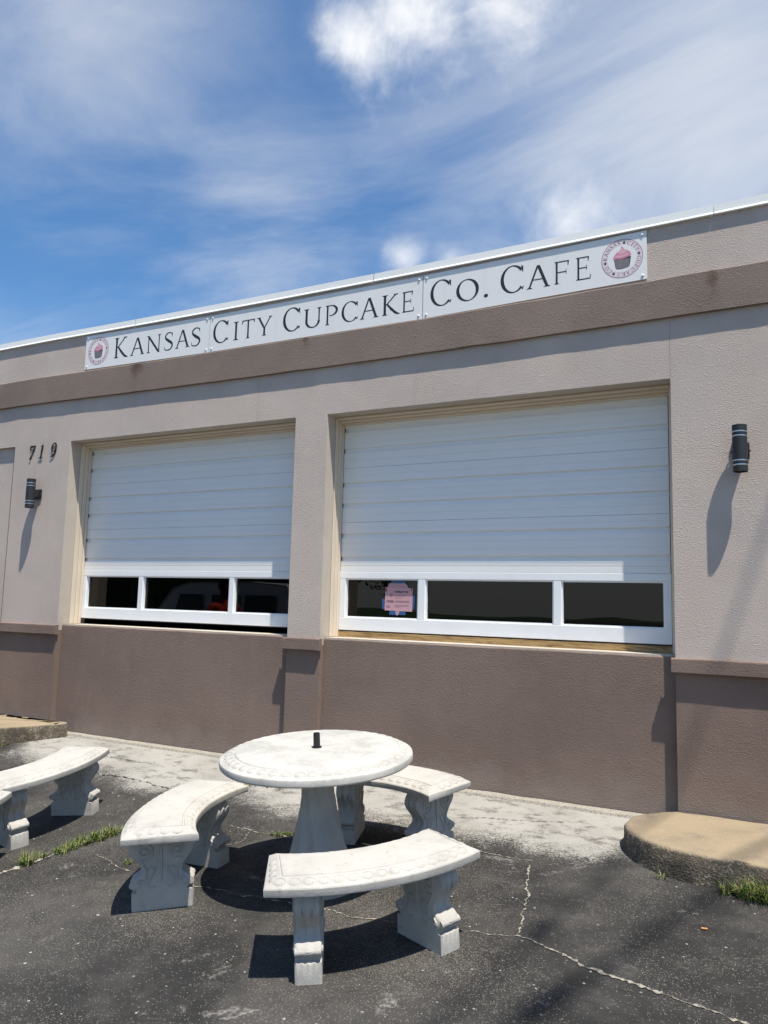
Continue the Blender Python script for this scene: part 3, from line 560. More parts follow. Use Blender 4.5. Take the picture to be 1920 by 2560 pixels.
# house number
for ch, x0, x1, z0, h, lab in (('7', -7.128, -7.045, 2.772, .150, 'black metal house number seven on the beige wall'), ('1', -6.962, -6.905, 2.779, .146, 'black metal house number one between the seven and the nine'), ('9', -6.792, -6.712, 2.781, .150, 'black metal house number nine nearest the garage opening')):
    o = put_glyph(ch, 0, x1 - x0, 0, h, -.0115, 'house_number', 'number', None, slant=.18, thick=.006); o.location = (x0, 0, z0); tag(o, lab, 'house number')
    pin = MB(); pin.tube([((x1 - x0) / 2 + .012, -.006, h * .55), ((x1 - x0) / 2 + .012, .001, h * .55)], .003); pin.build('stud', 'number', o)
# wall lamps
def wall_lamp(x, zc, lab):
    o = tag(empty('wall_lamp', (x, 0, zc)), lab, 'wall lamp', None); cy, r = -.100, .045
    b = MB()
    for z0, z1 in ((-.152, -.112), (-.104, -.084), (-.076, .076), (.084, .104), (.112, .152)): b.lathe([(r - .004, z0), (r, z0 + .002), (r, z1 - .002), (r - .004, z1)], 32, (0, cy))
    b.lathe([(r - .006, -.150), (r - .006, .150)], 32, (0, cy)); b.build('lamp_body', 'lamp', o, smooth=35)
    for z in (-.108, -.080, .080, .108): MB().lathe([(r - .003, z - .0038), (r - .0025, z), (r - .003, z + .0038)], 32, (0, cy)).build('band_ring', 'ring', o, smooth=60)
    for z, s in ((-.140, -1), (.140, 1)): MB().lathe([(.001, z + s * .002), (r - .007, z)], 24, (0, cy)).build('lens', 'lens', o, smooth=60)
    MB().box(-.053, .053, -.016, -.001, -.053, .053).build('back_plate', 'lamp', o, bevel=.003); MB().box(-.030, .030, -.065, -.016, -.034, .034).build('bracket', 'lamp', o, bevel=.002)
    for s in (-1, 1): MB().ball((s * .056, -.020, -.004), (.006, .006, .006), 8, 4).build('thumb_screw', 'lamp', o, smooth=60)
wall_lamp(-.222, 2.398, 'dark cylinder wall lamp beside the garage door with the wood sill')
wall_lamp(-6.925, 2.392, 'dark cylinder wall lamp under the house number')
# taped building permit
pm = tag(empty('permit_notice', (-2.826, .300, 1.295)), 'pink paper building permit taped inside a door window with blue tape', 'notice')
def pq(name, mat, pts, y): return MB().add([(a, y, b) for a, b in pts], [tuple(range(len(pts)))]).build(name, mat, pm)
pq('paper', 'paper', [(-.128, .002), (.126, -.004), (.128, .186), (-.124, .192)], -.0006)
pq('sleeve', 'paper2', [(-.105, .186), (.085, .186), (.078, .212), (.052, .226), (-.090, .226), (-.100, .205)], -.0003); pq('sleeve_tab', 'paper2', [(-.03, .0), (.016, .0), (-.004, -.036), (-.020, -.036)], -.0011)
for q in ([(-.07, .222), (.062, .222), (.062, .248), (-.07, .248)], [(-.152, .012), (-.122, .012), (-.122, .094), (-.154, .096)], [(.122, .016), (.142, .016), (.150, .130), (.122, .130)], [(-.084, -.034), (.066, -.032), (.066, .004), (-.084, .004)]): pq('tape', 'tape', q, -.0001)
pq('corner_mark', 'red', [(-.122, .155), (-.108, .155), (-.108, .186), (-.122, .186)], -.0010); pq('corner_mark', 'red', [(.108, .165), (.120, .165), (.120, .184), (.108, .184)], -.0010)
def textobj(s, size, x, z, parent, mat, y, name='print', rot=(R(90), 0, 0), bold=0.):
    cu = bpy.data.curves.new(name, 'FONT'); cu.body = s; cu.size = size; cu.offset = bold
    t = bpy.data.objects.new(name, cu); col.objects.link(t); dg = bpy.context.evaluated_depsgraph_get(); me = bpy.data.meshes.new_from_object(t.evaluated_get(dg)); bpy.data.objects.remove(t)
    o = bpy.data.objects.new(name, me); col.objects.link(o); o.rotation_euler = rot; o.location = (x, y, z); me.materials.clear(); me.materials.append(M[mat]); o.parent = parent; return o
textobj('Building Permit', .020, -.036, .150, pm, 'ink', -.0012, bold=.0008); textobj('19300-', .028, -.116, .066, pm, 'ink', -.0012, bold=.0004); textobj('121', .028, -.116, .022, pm, 'ink', -.0012, bold=.0004)
for k, (x0, x1, z) in enumerate(((-.036, .055, .128), (-.036, .05, .113), (-.036, .03, .099), (-.03, .098, .080), (-.03, .098, .074), (-.03, .098, .068), (-.036, .09, .044), (-.036, .098, .036), (-.036, .03, .024))): pq('print_line', 'grey', [(x0, z), (x1, z), (x1, z + .0035), (x0, z + .0035)], -.0010)
sl2 = disc(-.070, .125, .016, -.0010); sl2.build('seal_print', 'grey', pm)

# ------------------------------------------------------------------ kerbed pads
def pad(name, outline, ztop, lab, seed=0):
    rnd = random.Random(seed); P = []
    for i in range(len(outline)):
        a, b = Vector(outline[i]), Vector(outline[(i + 1) % len(outline)]); n = max(1, int((b - a).length / .05))
        for k in range(n): P.append(a.lerp(b, k / n))
    c = sum(P, Vector((0, 0))) / len(P); n = len(P); rings = []
    for ins, hz in ((-.012, None), (-.004, .55), (.0, .86), (.012, .97), (.03, 1.0), (.10, 1.0)):
        ring = []
        for i, p in enumerate(P):
            d = (P[(i + 1) % n] - P[i - 1]).normalized(); nn = Vector((d.y, -d.x))
            if nn.dot(p - c) < 0: nn = -nn
            j = .010 * nz(p.x, p.y, ins * 50 + seed, 14) + .006 * nz(p.x, p.y, 5, 40); q = p - nn * (ins + (j if hz and hz < 1 else 0)); zb = gz(p.x, min(p.y, -.0)) - .03; zt = ztop(p.x, p.y)
            ring.append((q.x, q.y, zb if hz is None else zb + (zt - zb) * hz + (.004 * nz(q.x, q.y, 1, 9) if hz > .9 else 0)))
        rings.append(ring)
    mb = MB().loft(rings, True, False, True); return tag(mb.build(name, 'kerb', smooth=50), lab, kind='structure')
def arcpts(cx, cy, r, a0, a1, n): return [(cx + r[0] * math.cos(R(a0 + (a1 - a0) * k / n)), cy + r[1] * math.sin(R(a0 + (a1 - a0) * k / n))) for k in range(n + 1)]
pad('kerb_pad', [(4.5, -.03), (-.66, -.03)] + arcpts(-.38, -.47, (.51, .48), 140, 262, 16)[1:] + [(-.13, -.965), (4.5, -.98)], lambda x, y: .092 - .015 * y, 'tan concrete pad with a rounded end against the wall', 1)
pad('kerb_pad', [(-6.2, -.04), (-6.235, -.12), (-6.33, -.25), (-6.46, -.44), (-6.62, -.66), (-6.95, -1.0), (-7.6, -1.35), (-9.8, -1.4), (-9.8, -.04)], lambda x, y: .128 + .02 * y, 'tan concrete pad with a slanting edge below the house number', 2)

# ------------------------------------------------------------------ concrete table
TX, TY = -2.240, -1.755
tb = tag(empty('concrete_table'), 'round white cast concrete table with a carved rim and flared pedestal', 'table'); tb.matrix_world = gframe(TX, TY)
def egg_row(mb, pts, nrm_up, sz=(.019, .014, .007), pitch=.047, closed=True):
    """egg and dart: raised ovals with a C moulding round each"""
    P = [Vector(p) for p in pts]
    if closed: P.append(P[0])
    L = [0]
    for i in range(len(P) - 1): L.append(L[-1] + (P[i + 1] - P[i]).length)
    n = int(L[-1] / pitch); k = 0
    for i in range(n):
        s = (i + .5) * L[-1] / n
        while k < len(L) - 2 and L[k + 1] < s: k += 1
        t = (s - L[k]) / max(1e-6, L[k + 1] - L[k]); p = P[k].lerp(P[k + 1], t); d = (P[k + 1] - P[k]).normalized(); up_ = nrm_up(p); w = up_.cross(d).normalized()
        if closed and k > 0 and k < len(P) - 2:                 # leave plain corners
            da, db = (P[k] - P[k - 1]).normalized(), (P[k + 2] - P[k + 1]).normalized()
            if da.dot(d) < .8 or db.dot(d) < .8: continue
        mb.ball(p, sz, 8, 3, True, (d, w, up_))
        rr = []
        for q in range(-3, 4):
            a = R(q * 38 + 90); c = p + d * (sz[0] * 1.12) * math.cos(a) + w * (sz[1] * 1.25) * math.sin(a); o = d * math.cos(a) + w * math.sin(a)
            rr.append([c - o * .0025 - up_ * .002, c + up_ * .0016, c + o * .0025 - up_ * .002])
        mb.loft(rr, False)
RT = .516
tp = MB(); n = 96
def tw(r, z, a): return (r * math.cos(a), r * math.sin(a), z)
prof = [(.02, .636), (.40, .634), (.485, .637), (.508, .642), (.515, .650), (RT, .670), (.513, .678), (.507, .6815), (.498, .683), (.450, .7045), (.445, .7055), (.441, .7020), (.434, .7020), (.430, .7075), (.422, .7095), (.25, .7100), (.03, .7100)]
tp.loft([[tw(r + .0012 * nz(math.cos(2 * math.pi * j / n) * 6, math.sin(2 * math.pi * j / n) * 6, z * 20), z + .0012 * nz(r * 9, j * .2, 0), 2 * math.pi * j / n) for j in range(n)] for r, z in prof], True, True, True)
top = tp.build('tabletop', 'castworn', tb, smooth=32)
eg = MB(); egg_row(eg, [tw(.474, .6935, 2 * math.pi * k / 96) for k in range(96)], lambda p: Vector((p.x / .474 * .42, p.y / .474 * .42, .91)).normalized(), (.0275, .0185, .0048), .066)
tag(eg.build('carved_border', 'cast', top, smooth=50), kind='stuff')
pd = MB(); rings = []; n = 72
for (r, z, fl) in ((.215, -.03, 0), (.222, .01, 0), (.222, .030, 0), (.212, .040, 0), (.160, .046, .0), (.142, .075, .2), (.141, .11, .4), (.149, .138, .9), (.150, .155, 1), (.144, .185, 1), (.130, .235, 1), (.114, .295, 1), (.099, .36, 1), (.088, .43, 1), (.080, .50, .9), (.076, .57, .8), (.078, .634, .5)):
    rings.append([((r + fl * (.0075 * math.cos(9 * (2 * math.pi * j / n + z * 1.9)) + .003 * math.cos(18 * (2 * math.pi * j / n + z * 1.9) + 1))) * math.cos(2 * math.pi * j / n), (r + fl * (.0075 * math.cos(9 * (2 * math.pi * j / n + z * 1.9)) + .003 * math.cos(18 * (2 * math.pi * j / n + z * 1.9) + 1))) * math.sin(2 * math.pi * j / n), z) for j in range(n)])
pd.loft(rings, True, True, False); pd.build('pedestal', 'cast', tb, smooth=40)
ut = MB(); ut.lathe([(.001, .711), (.027, .711), (.027, .715), (.0185, .716), (.0175, .784), (.0165, .787), (.0145, .787), (.0145, .735)], 24); ut.build('umbrella_tube', 'tube', tb, smooth=35)

# ------------------------------------------------------------------ curved concrete benches
RI, RO, HI, HO = .705, 1.065, 33.4, 27.4
RM = .885                                             # bench origin: middle of the seat, on the ground
def boundary(ins, z, na=26, ne=6):
    P = []
    ho, hi = R(HO) - ins / RO * 1.02, R(HI) - ins / RI * 1.02; ro, ri = RO - ins, RI + ins
    for k in range(na): a = -ho + 2 * ho * k / na; P.append((ro * math.cos(a), ro * math.sin(a), z))
    A_, B_ = Vector((ro * math.cos(ho), ro * math.sin(ho))), Vector((ri * math.cos(hi), ri * math.sin(hi)))
    for k in range(ne): q = A_.lerp(B_, k / ne); P.append((q.x, q.y, z))
    for k in range(na): a = hi - 2 * hi * k / na; P.append((ri * math.cos(a), ri * math.sin(a), z))
    A_, B_ = Vector((ri * math.cos(hi), -ri * math.sin(hi))), Vector((ro * math.cos(ho), -ro * math.sin(ho)))
    for k in range(ne): q = A_.lerp(B_, k / ne); P.append((q.x, q.y, z))
    return [(p[0] - RM, p[1], p[2]) for p in P]
def make_bench():
    o = empty('curved_bench')
    st = MB(); na, ne = 26, 6
    lv = [(.012, .368), (.002, .371), (.0, .377), (.0, .401), (.003, .406), (.008, .408), (.050, .4325), (.055, .4335), (.0575, .4300), (.064, .4300), (.067, .4350), (.075, .4365)]
    st.loft([[(p[0], p[1], p[2] + .0012 * nz(p[0] * 12, p[1] * 12, z * 30)) for p in boundary(i, z)] for i, z in [(q[0], q[1] - .010) for q in lv]], True)
    nb = 2 * (na + ne)
    for base, rev in ((0, True), ((len(lv) - 1) * nb, False)):      # flat top and underside: strips between the two arcs
        outer = [base + k for k in range(na)] + [base + na]; inner = [base + na + ne + k for k in range(na)] + [base + 2 * na + ne]; inner = inner[::-1]
        for k in range(na): st.f.append((outer[k], outer[k + 1], inner[k + 1], inner[k]))
        e1 = [base + na + k for k in range(ne + 1)]; e2 = [base + 2 * na + ne + k for k in range(ne)] + [base]
        st.f.append(tuple(e1)); st.f.append(tuple(e2))
    seat = st.build('seat', 'cast', o, smooth=28)
    eg = MB(); mid = boundary(.0285, .4095, 26, 6); c = Vector((0, 0, 0))
    def upn(p):
        rr = math.hypot(p.x + RM, p.y); a = math.degrees(math.atan2(p.y, p.x + RM)); d = Vector(((p.x + RM) / rr, p.y / rr, 0)); tn_ = Vector((-d.y, d.x, 0))
        if rr > RO - .05: v = d
        elif rr < RI + .05: v = -d
        else: v = tn_ if a > 0 else -tn_
        return (v * .50 + Vector((0, 0, .866))).normalized()
    egg_row(eg, mid, upn, (.0245, .0170, .0046), .060); tag(eg.build('carved_border', 'cast', seat, smooth=50), kind='stuff')
    H = [(0., .1515), (.03, .152), (.080, .1515), (.088, .148), (.091, .128), (.099, .126), (.107, .138), (.120, .149), (.136, .153), (.150, .147), (.162, .130), (.173, .108), (.188, .096), (.206, .096), (.226, .106), (.248, .124), (.272, .144), (.295, .156), (.316, .158), (.336, .150), (.352, .138), (.370, .134)]
    for s in (-1, 1):
        a = R(18.14) * s; T = Matrix.Translation((.874 * math.cos(a) - RM, .874 * math.sin(a), 0)) @ Matrix.Rotation(a, 4, 'Z') @ Matrix.Diagonal((.98, 1.06, .972, 1))
        lg = MB(); nt = 15; th = .052
        rings = []
        for i in range(nt):
            t = -1 + 2 * i / (nt - 1); ring = []
            seq = [(u, z, 1) for z, u in H] + [(-u, z, -1) for z, u in reversed(H)]
            for (u, z, sd) in seq:
                orn = max(0, min(1, (z - .10) / .02)) * max(0, min(1, (.372 - z) / .02)); low = max(0, 1 - abs(z - .13) / .035)
                fl = .0065 * math.cos(t * math.pi * 2.5) * orn * (1 if z > .17 else .35) + low * .008 * (1 - abs(t)) ** .5 - .005 * orn * max(0, abs(t) - .80) / .2
                jag = .006 * max(0, 1 - abs(z - (.088)) / .006) * math.cos(t * 14)
                ring.append((u + sd * (fl + jag) - sd * .004 * max(0, abs(t) - .9) / .1, t * th, z + (-.012 if z == 0 else 0)))
            rings.append(ring)
        lg.loft(rings, True, True, True); lg.v = [tuple(T @ Vector(v)) for v in lg.v]; leg = lg.build('leg', 'cast', o, smooth=42)
        rl = MB()
        for f_s in (-1, 1):
            y = f_s * (th + .0005)
            for sd in (-1, 1):
                sp_ = []
                for k in range(34):
                    q = k / 33; ang = R(-60 - 560 * q); rr = .010 + .040 * (1 - q); sp_.append((sd * (.082 + rr * math.cos(ang) * .95), y, .296 + rr * math.sin(ang)))
                st0 = [(sd * u, y, z) for u, z in ((.112, .118), (.124, .136), (.108, .154), (.088, .146), (.076, .165), (.076, .195), (.088, .222), (.104, .248))]
                rl.tube(st0 + sp_, .0060, 6, ref=(0, 1, 0))
                rl.tube([(sd * u, y, z) for u, z in ((.030, .118), (.055, .112), (.068, .130), (.058, .160), (.036, .190), (.030, .215))], .0048, 6, ref=(0, 1, 0))
                rl.tube([(sd * u, y, z) for u, z in ((.036, .205), (.060, .215), (.072, .198))], .0045, 6, ref=(0, 1, 0))
                rl.ball((sd * .082, y, .296), (.013, .013, .006), 8, 3, True, (Vector((1, 0, 0)), Vector((0, 0, 1)), Vector((0, f_s, 0))))
                rl.ball((sd * .118, y, .128), (.016, .016, .006), 8, 3, True, (Vector((1, 0, 0)), Vector((0, 0, 1)), Vector((0, f_s, 0))))
            rl.tube([(0, y, z) for z in (.14, .18, .22, .26, .30, .335)], [.002, .005, .008, .006, .009, .003], 6, ref=(0, 1, 0))
        for sd in (-1, 1):                                        # rolled volutes on the narrow faces
            rl.tube([(sd * .143, t * th * .97, .130) for t in (-1, -.5, 0, .5, 1)], [.019, .015, .018, .015, .019], 10)
            for t in (-.55, 0, .55):
                rl.tube([(sd * u, t * th, z) for u, z in ((.150, .312), (.152, .285), (.136, .258))], [.005, .009, .003], 6, ref=(0, 1, 0))
        rl.v = [tuple(T @ Vector(v)) for v in rl.v]; tag(rl.build('scroll_relief', 'cast', leg, smooth=60), kind='stuff')
    return o
BEN = [(-2.262, -1.737, -41.7, 'curved white concrete bench with one end leg squarely facing the open asphalt', None),
       (-2.150, -1.745, 199.6, 'curved white concrete bench between the round table and the grass tuft seam', None),
       (-2.186, -1.921, 88.3, 'curved white concrete bench between the round table and the brown wall', None),
       (-5.229, -1.800, 4.5, 'curved white concrete bench across the grass seam, showing both legs', None),
       (-5.015, -2.745, 5.0, 'curved white concrete bench with just its corner beside another bench', None)]
proto = make_bench()
for i, (x, y, a, lab, _) in enumerate(BEN):
    o = proto if i == 0 else copy_tree(proto)
    bx, by = x + RM * math.cos(R(a)), y + RM * math.sin(R(a))
    o.matrix_world = gframe(bx, by, R(a)); tag(o, lab, 'bench', 'curved benches round the tables')

# ------------------------------------------------------------------ weeds, pebbles, litter
def tufts(name, spots, lab, seed):
    rnd = random.Random(seed); mb = MB()
    for (x, y, r, n, h, flop) in spots:
        for k in range(n):
            a = rnd.uniform(0, 6.283); rr = r * math.sqrt(rnd.random()); bx, by = x + rr * math.cos(a), y + rr * math.sin(a) * .7; d = rnd.uniform(0, 6.283); hh = h * rnd.uniform(.4, 1.15); w = rnd.uniform(.0018, .0042); lean = rnd.uniform(.2, flop)
            c, s = math.cos(d), math.sin(d); P = []
            for q in (0, .35, .7, 1.):
                o = lean * hh * q * q; P.append((bx + c * o, by + s * o, gz(bx, by) + hh * q * (1 - .35 * lean * q)))
            L = [(p[0] - s * w * (1 - q), p[1] + c * w * (1 - q), p[2]) for p, q in zip(P, (0, .2, .55, .98))]; Q = [(p[0] + s * w * (1 - q), p[1] - c * w * (1 - q), p[2]) for p, q in zip(P, (0, .2, .55, .98))]
            mb.loft([L, Q], False)
    return tag(mb.build(name, 'grass', fix=False), lab, kind='stuff')
sp_ = []
rnd = random.Random(3)
for (x, y, r, n, h) in ((-3.98, -2.20, .05, 90, .085), (-3.96, -2.10, .04, 30, .05), (-3.92, -2.0, .05, 90, .05), (-3.93, -1.92, .055, 130, .055), (-3.91, -1.84, .06, 150, .06), (-3.88, -1.76, .055, 150, .065), (-3.86, -1.68, .05, 110, .07), (-3.83, -1.60, .04, 40, .05), (-4.05, -2.42, .06, 40, .04)): sp_.append((x, y, r, n, h, 1.3))
tufts('grass', sp_, 'low green grass growing along the sandy seam', 4)
tufts('grass', [(-.30, -1.0, .05, 60, .07, 1.5), (-.20, -1.02, .06, 140, .12, 1.4), (-.10, -1.03, .07, 170, .14, 1.4), (.02, -1.03, .08, 170, .15, 1.4), (-.62, -.95, .03, 10, .07, 1.6), (.2, -1.03, .1, 120, .1, 1.4)], 'green grass at the foot of the rounded concrete pad', 5)
tufts('grass', [(-2.86, -1.26, .05, 70, .03, 1.8), (-2.79, -1.23, .035, 50, .03, 1.8), (-3.66, -.50, .06, 50, .03, 1.8), (-3.5, -.48, .05, 40, .03, 1.8), (-3.4, -.50, .04, 30, .02, 1.8), (-6.5, -.52, .08, 50, .03, 1.8), (-6.4, -.38, .06, 30, .025, 1.8), (-3.40, -1.97, .03, 25, .04, 1.5)], 'small weeds sprouting from cracks round the table', 6)
pb = MB(); rnd = random.Random(11)
for k in range(260):
    x, y = rnd.uniform(-5, .3), rnd.uniform(-3.2, -.5); s = rnd.choice((.0025, .003, .004, .005)) * rnd.uniform(.7, 1.3)
    if rnd.random() < .02: s = rnd.uniform(.006, .010)
    pb.ball(gp(x, y, s * .2), (s * rnd.uniform(.8, 1.6), s * rnd.uniform(.8, 1.5), s * .6), 5, 2)
tag(pb.build('pebbles', 'pebble'), 'scattered pale grit and chips on the asphalt', kind='stuff')
bt = MB(); bt.tube([(0, 0, .004), (.026, .006, .004)], .004, 8); o = bt.build('cigarette_butt', 'butt', smooth=50); o.location = gp(-.38, -1.48, .0035); tag(o, 'tiny orange cigarette butt lying on the asphalt', 'litter')

# ------------------------------------------------------------------ what the window glass mirrors and what shades the lot (behind the camera)
def van():
    o = tag(empty('parked_van', (-10.9, -7.9, gz(-10.9, -7.9))), 'white work van mirrored in the window of the slightly open garage door', 'van'); o.rotation_euler = (0, 0, R(188))
    # side profile (x along the van, z up), lofted over the width with tumblehome
    pr = [(-2.5, .42), (-2.52, .95), (-2.42, 1.75), (-2.25, 1.93), (-1.2, 2.0), (.6, 1.98), (1.15, 1.86), (1.75, 1.20), (2.42, 1.02), (2.55, .80), (2.55, .42)]
    b = MB(); rings = []
    for y, k, ins in ((-.93, .96, .03), (-.98, 1, 0), (-.90, 1., 0), (.90, 1., 0), (.98, 1, 0), (.93, .96, .03)):
        rings.append([(x * (1 - ins * .3), y * (1 - .10 * max(0, z - 1.0)), z if z < 1.2 else 1.2 + (z - 1.2) * k) for x, z in pr])
    b.loft(rings, True, True, True); b.build('body', 'vanpaint', o, smooth=30)
    for s in (-1, 1):
        for (x0, x1) in ((-2.0, -1.15), (-1.0, -.15), (.15, 1.0)):
            w = MB(); w.add([(x, s * (.985 * (1 - .10 * (z - 1.0)) + .006), z) for x, z in ((x0, 1.30), (x1, 1.30), (x1 - (.12 if x1 > .5 else 0), 1.72), (x0, 1.72))], [(0, 1, 2, 3)]); w.build('window', 'vanglass', o)
        for x in (-1.6, 1.65):
            wh = MB(); wh.loft([[(x + r * math.cos(k * math.pi / 12), s * y, .34 + r * math.sin(k * math.pi / 12)) for k in range(24)] for r, y in ((.20, .99), (.33, 1.0), (.34, .97), (.34, .80), (.2, .78))], True, True, True); w2 = wh.build('wheel', 'tyre', o, smooth=40)
            rm = MB(); rm.loft([[(x + r * math.cos(k * math.pi / 12), s * y, .34 + r * math.sin(k * math.pi / 12)) for k in range(24)] for r, y in ((.20, 1.001), (.12, .985), (.05, 1.005))], True, False, True); rm.build('rim', 'rim', w2, smooth=40)
        tl = MB().box(-2.53, -2.47, s * .80 - .08, s * .80 + .08, .95, 1.25); tl.build('tail_lamp', 'tail', o); MB().box(2.40, 2.53, s * .72 - .12, s * .72 + .12, .80, .95).build('headlamp', 'rim', o)
    ws = MB(); ws.quad((1.24, -.78, 1.80), (1.24, .78, 1.80), (1.78, .84, 1.235), (1.78, -.84, 1.235)); ws.v = [(x + .02, y, z + .015) for x, y, z in ws.v]; ws.build('windscreen', 'vanglass', o)
    t = textobj('DOOR', .42, .95, .82, o, 'vantext', -.992, 'van_lettering', (R(90), 0, 0), .004); t.location = (-1.0, -.994, .84)
    MB().box(-2.58, -2.48, -.95, .95, .40, .58).build('bumper', 'vantext', o, bevel=.02)
van()
def person(x, y, rot):
    o = tag(empty('person', (x, y, gz(x, y))), 'person in a red shirt mirrored in the window beside the van', 'person'); o.rotation_euler = (0, 0, rot)
    J = {'pel': (0, 0, .96, .135, .105), 'sp': (0, .01, 1.16, .135, .10), 'ch': (0, 0, 1.36, .155, .11), 'nk': (0, -.01, 1.53, .058, .058), 'hd0': (0, .01, 1.60, .07, .08), 'hd': (0, .015, 1.69, .08, .10), 'hd2': (0, .01, 1.77, .065, .085)}
    E_ = [('pel', 'sp'), ('sp', 'ch'), ('ch', 'nk'), ('nk', 'hd0'), ('hd0', 'hd'), ('hd', 'hd2')]
    for s, n_ in ((-1, 'l'), (1, 'r')):
        J.update({n_ + 'hip': (s * .10, 0, .90, .095, .095), n_ + 'kn': (s * .12, .02, .50, .062, .065), n_ + 'an': (s * .13, -.01, .10, .042, .045), n_ + 'to': (s * .15, .14, .04, .04, .032),
                  n_ + 'sh': (s * .19, 0, 1.44, .065, .065), n_ + 'el': (s * .27, -.02, 1.16, .045, .045), n_ + 'wr': (s * .26, .14, .98, .030, .028), n_ + 'pa': (s * .25, .21, .93, .034, .020)})
        E_ += [('pel', n_ + 'hip'), (n_ + 'hip', n_ + 'kn'), (n_ + 'kn', n_ + 'an'), (n_ + 'an', n_ + 'to'), ('ch', n_ + 'sh'), (n_ + 'sh', n_ + 'el'), (n_ + 'el', n_ + 'wr'), (n_ + 'wr', n_ + 'pa')]
        for k in range(5):
            a = (k - 1.5) * .016; p0 = (s * .25 + a, .245, .91); p1 = (s * .25 + a * 1.1, .285 - .006 * abs(k - 1.5), .885); p2 = (s * .25 + a * 1.1, .305 - .006 * abs(k - 1.5), .855)
            if k == 4: p0, p1, p2 = (s * .25 - s * .03, .22, .93), (s * .25 - s * .055, .25, .915), (s * .25 - s * .06, .275, .895)
            for q, p in enumerate((p0, p1, p2)): J['%sf%d%d' % (n_, k, q)] = p + (.009, .009)
            E_ += [(n_ + 'pa', '%sf%d0' % (n_, k)), ('%sf%d0' % (n_, k), '%sf%d1' % (n_, k)), ('%sf%d1' % (n_, k), '%sf%d2' % (n_, k))]
    names = list(J); me = bpy.data.meshes.new('body'); me.from_pydata([J[n_][:3] for n_ in names], [(names.index(a), names.index(b)) for a, b in E_], [])
    b = bpy.data.objects.new('body', me); col.objects.link(b); b.parent = o
    b.modifiers.new('skin', 'SKIN'); sv = me.skin_vertices[0].data
    for i, n_ in enumerate(names): sv[i].radius = J[n_][3:5]
    sv[names.index('pel')].use_root = True
    b.modifiers.new('sub', 'SUBSURF').levels = 2; b.modifiers['sub'].render_levels = 2
    dg = bpy.context.evaluated_depsgraph_get(); dg.update(); me2 = bpy.data.meshes.new_from_object(b.evaluated_get(dg)); b.modifiers.clear(); b.data = me2
    for k in ('skin', 'shirt', 'jeans', 'shoe'): me2.materials.append(M[k])
    for p in me2.polygons:
        c = p.center; p.use_smooth = True; arm = abs(c.x) > .205 and c.z < 1.30
        p.material_index = 3 if c.z < .10 else 2 if (c.z < .98 and abs(c.x) < .215 and c.y < .19) else 0 if (c.z > 1.535 or (arm and c.z < 1.22)) else 1
    hr = MB(); hr.ball((0, -.005, 1.725), (.098, .118, .115), 16, 8); hr.v = [(x_, y_ - (.035 if y_ > .06 and z_ < 1.74 else 0), max(z_, 1.66 - .02 * (y_ < 0))) for x_, y_, z_ in hr.v]; hr.build('hair', 'hair', o, smooth=60)
    fc = MB()
    fc.ball((0, .105, 1.675), (.013, .022, .022), 8, 4)
    for s in (-1, 1): fc.ball((s * .085, .01, 1.68), (.012, .022, .032), 8, 4)
    fc.build('nose_and_ears', 'skin', o, smooth=60); MB().ball((0, .100, 1.632), (.024, .008, .006), 8, 4).build('mouth', 'shirt', o, smooth=60)
    for s in (-1, 1): MB().ball((s * .033, .098, 1.70), (.013, .008, .007), 8, 4).build('eye', 'hair', o, smooth=60)
person(-7.03, -2.65, R(-65)); bpy.data.objects['person'].scale = (1.03, 1.03, 1.03)
def tree(x, y, h, cr, seed, lab):
    rnd = random.Random(seed); o = tag(empty('shade_tree', (x, y, gz(x, y))), lab, 'tree'); tr_ = MB()
    tr_.tube([(0, 0, -.1), (.05, .02, h * .25), (0, .08, h * .5), (.1, 0, h * .7)], [.16, .12, .09, .05], 10)
    tips = []
    for k in range(9):
        a = k * 2.4; z0 = h * rnd.uniform(.32, .6); L = cr * rnd.uniform(.6, .95); p = (L * math.cos(a), L * math.sin(a), z0 + L * rnd.uniform(.3, .8)); tr_.tube([(0, 0, z0), (p[0] * .5, p[1] * .5, z0 + (p[2] - z0) * .6), p], [.06, .04, .015], 6); tips.append(Vector(p))
    tr_.build('trunk', 'bark', o, smooth=60); lf = MB(); cl = [(t, cr * rnd.uniform(.35, .5)) for t in tips] + [(Vector((rnd.uniform(-.4, .4), rnd.uniform(-.4, .4), h * .8)), cr * .5)]
    for c, r in cl:
        for k in range(420):
            v = Vector((rnd.gauss(0, 1), rnd.gauss(0, 1), rnd.gauss(0, .8))).normalized() * r * rnd.random() ** .4; p = c + v; a = Vector((rnd.gauss(0, 1), rnd.gauss(0, 1), rnd.gauss(0, .5))).normalized(); b = a.orthogonal().normalized(); s = rnd.uniform(.05, .10)
            lf.add([p - a * s, p + b * s * .4, p + a * s, p - b * s * .4], [(0, 1, 2, 3)])
    lf.build('crown', 'leaf', o, fix=False)
tree(-16.5, -8.5, 4.6, 2.0, 1, 'leafy green tree mirrored behind the van'); tree(-13.0, -14.5, 5.2, 2.3, 2, 'green tree mirrored over the roof of the van')
for i, (x, y, k) in enumerate(((-18.5, -16, 1.1), (-22, -11, 1.2), (-20.5, -20, 1.0), (-25, -17, 1.3), (-15.5, -20, 1.25))):
    t2 = copy_tree(bpy.data.objects['shade_tree']); t2.location = (x, y, gz(x, y)); t2.rotation_euler = (0, 0, i * 1.3); t2.scale = (k, k, k); tag(t2, ['green tree mirrored beyond the van, farther from the wall', 'spreading green tree mirrored past the end of the van', 'green tree mirrored in the far gap behind the van', 'tallest green tree mirrored past the van', 'green tree mirrored between two others behind the van'][i], 'tree')
hd = tag(empty('hedge_row', (-21.9, -11.2, gz(-21.9, -11.2))), 'clipped dark green hedge mirrored behind the van', 'hedge'); hd.rotation_euler = (0, 0, R(-22))
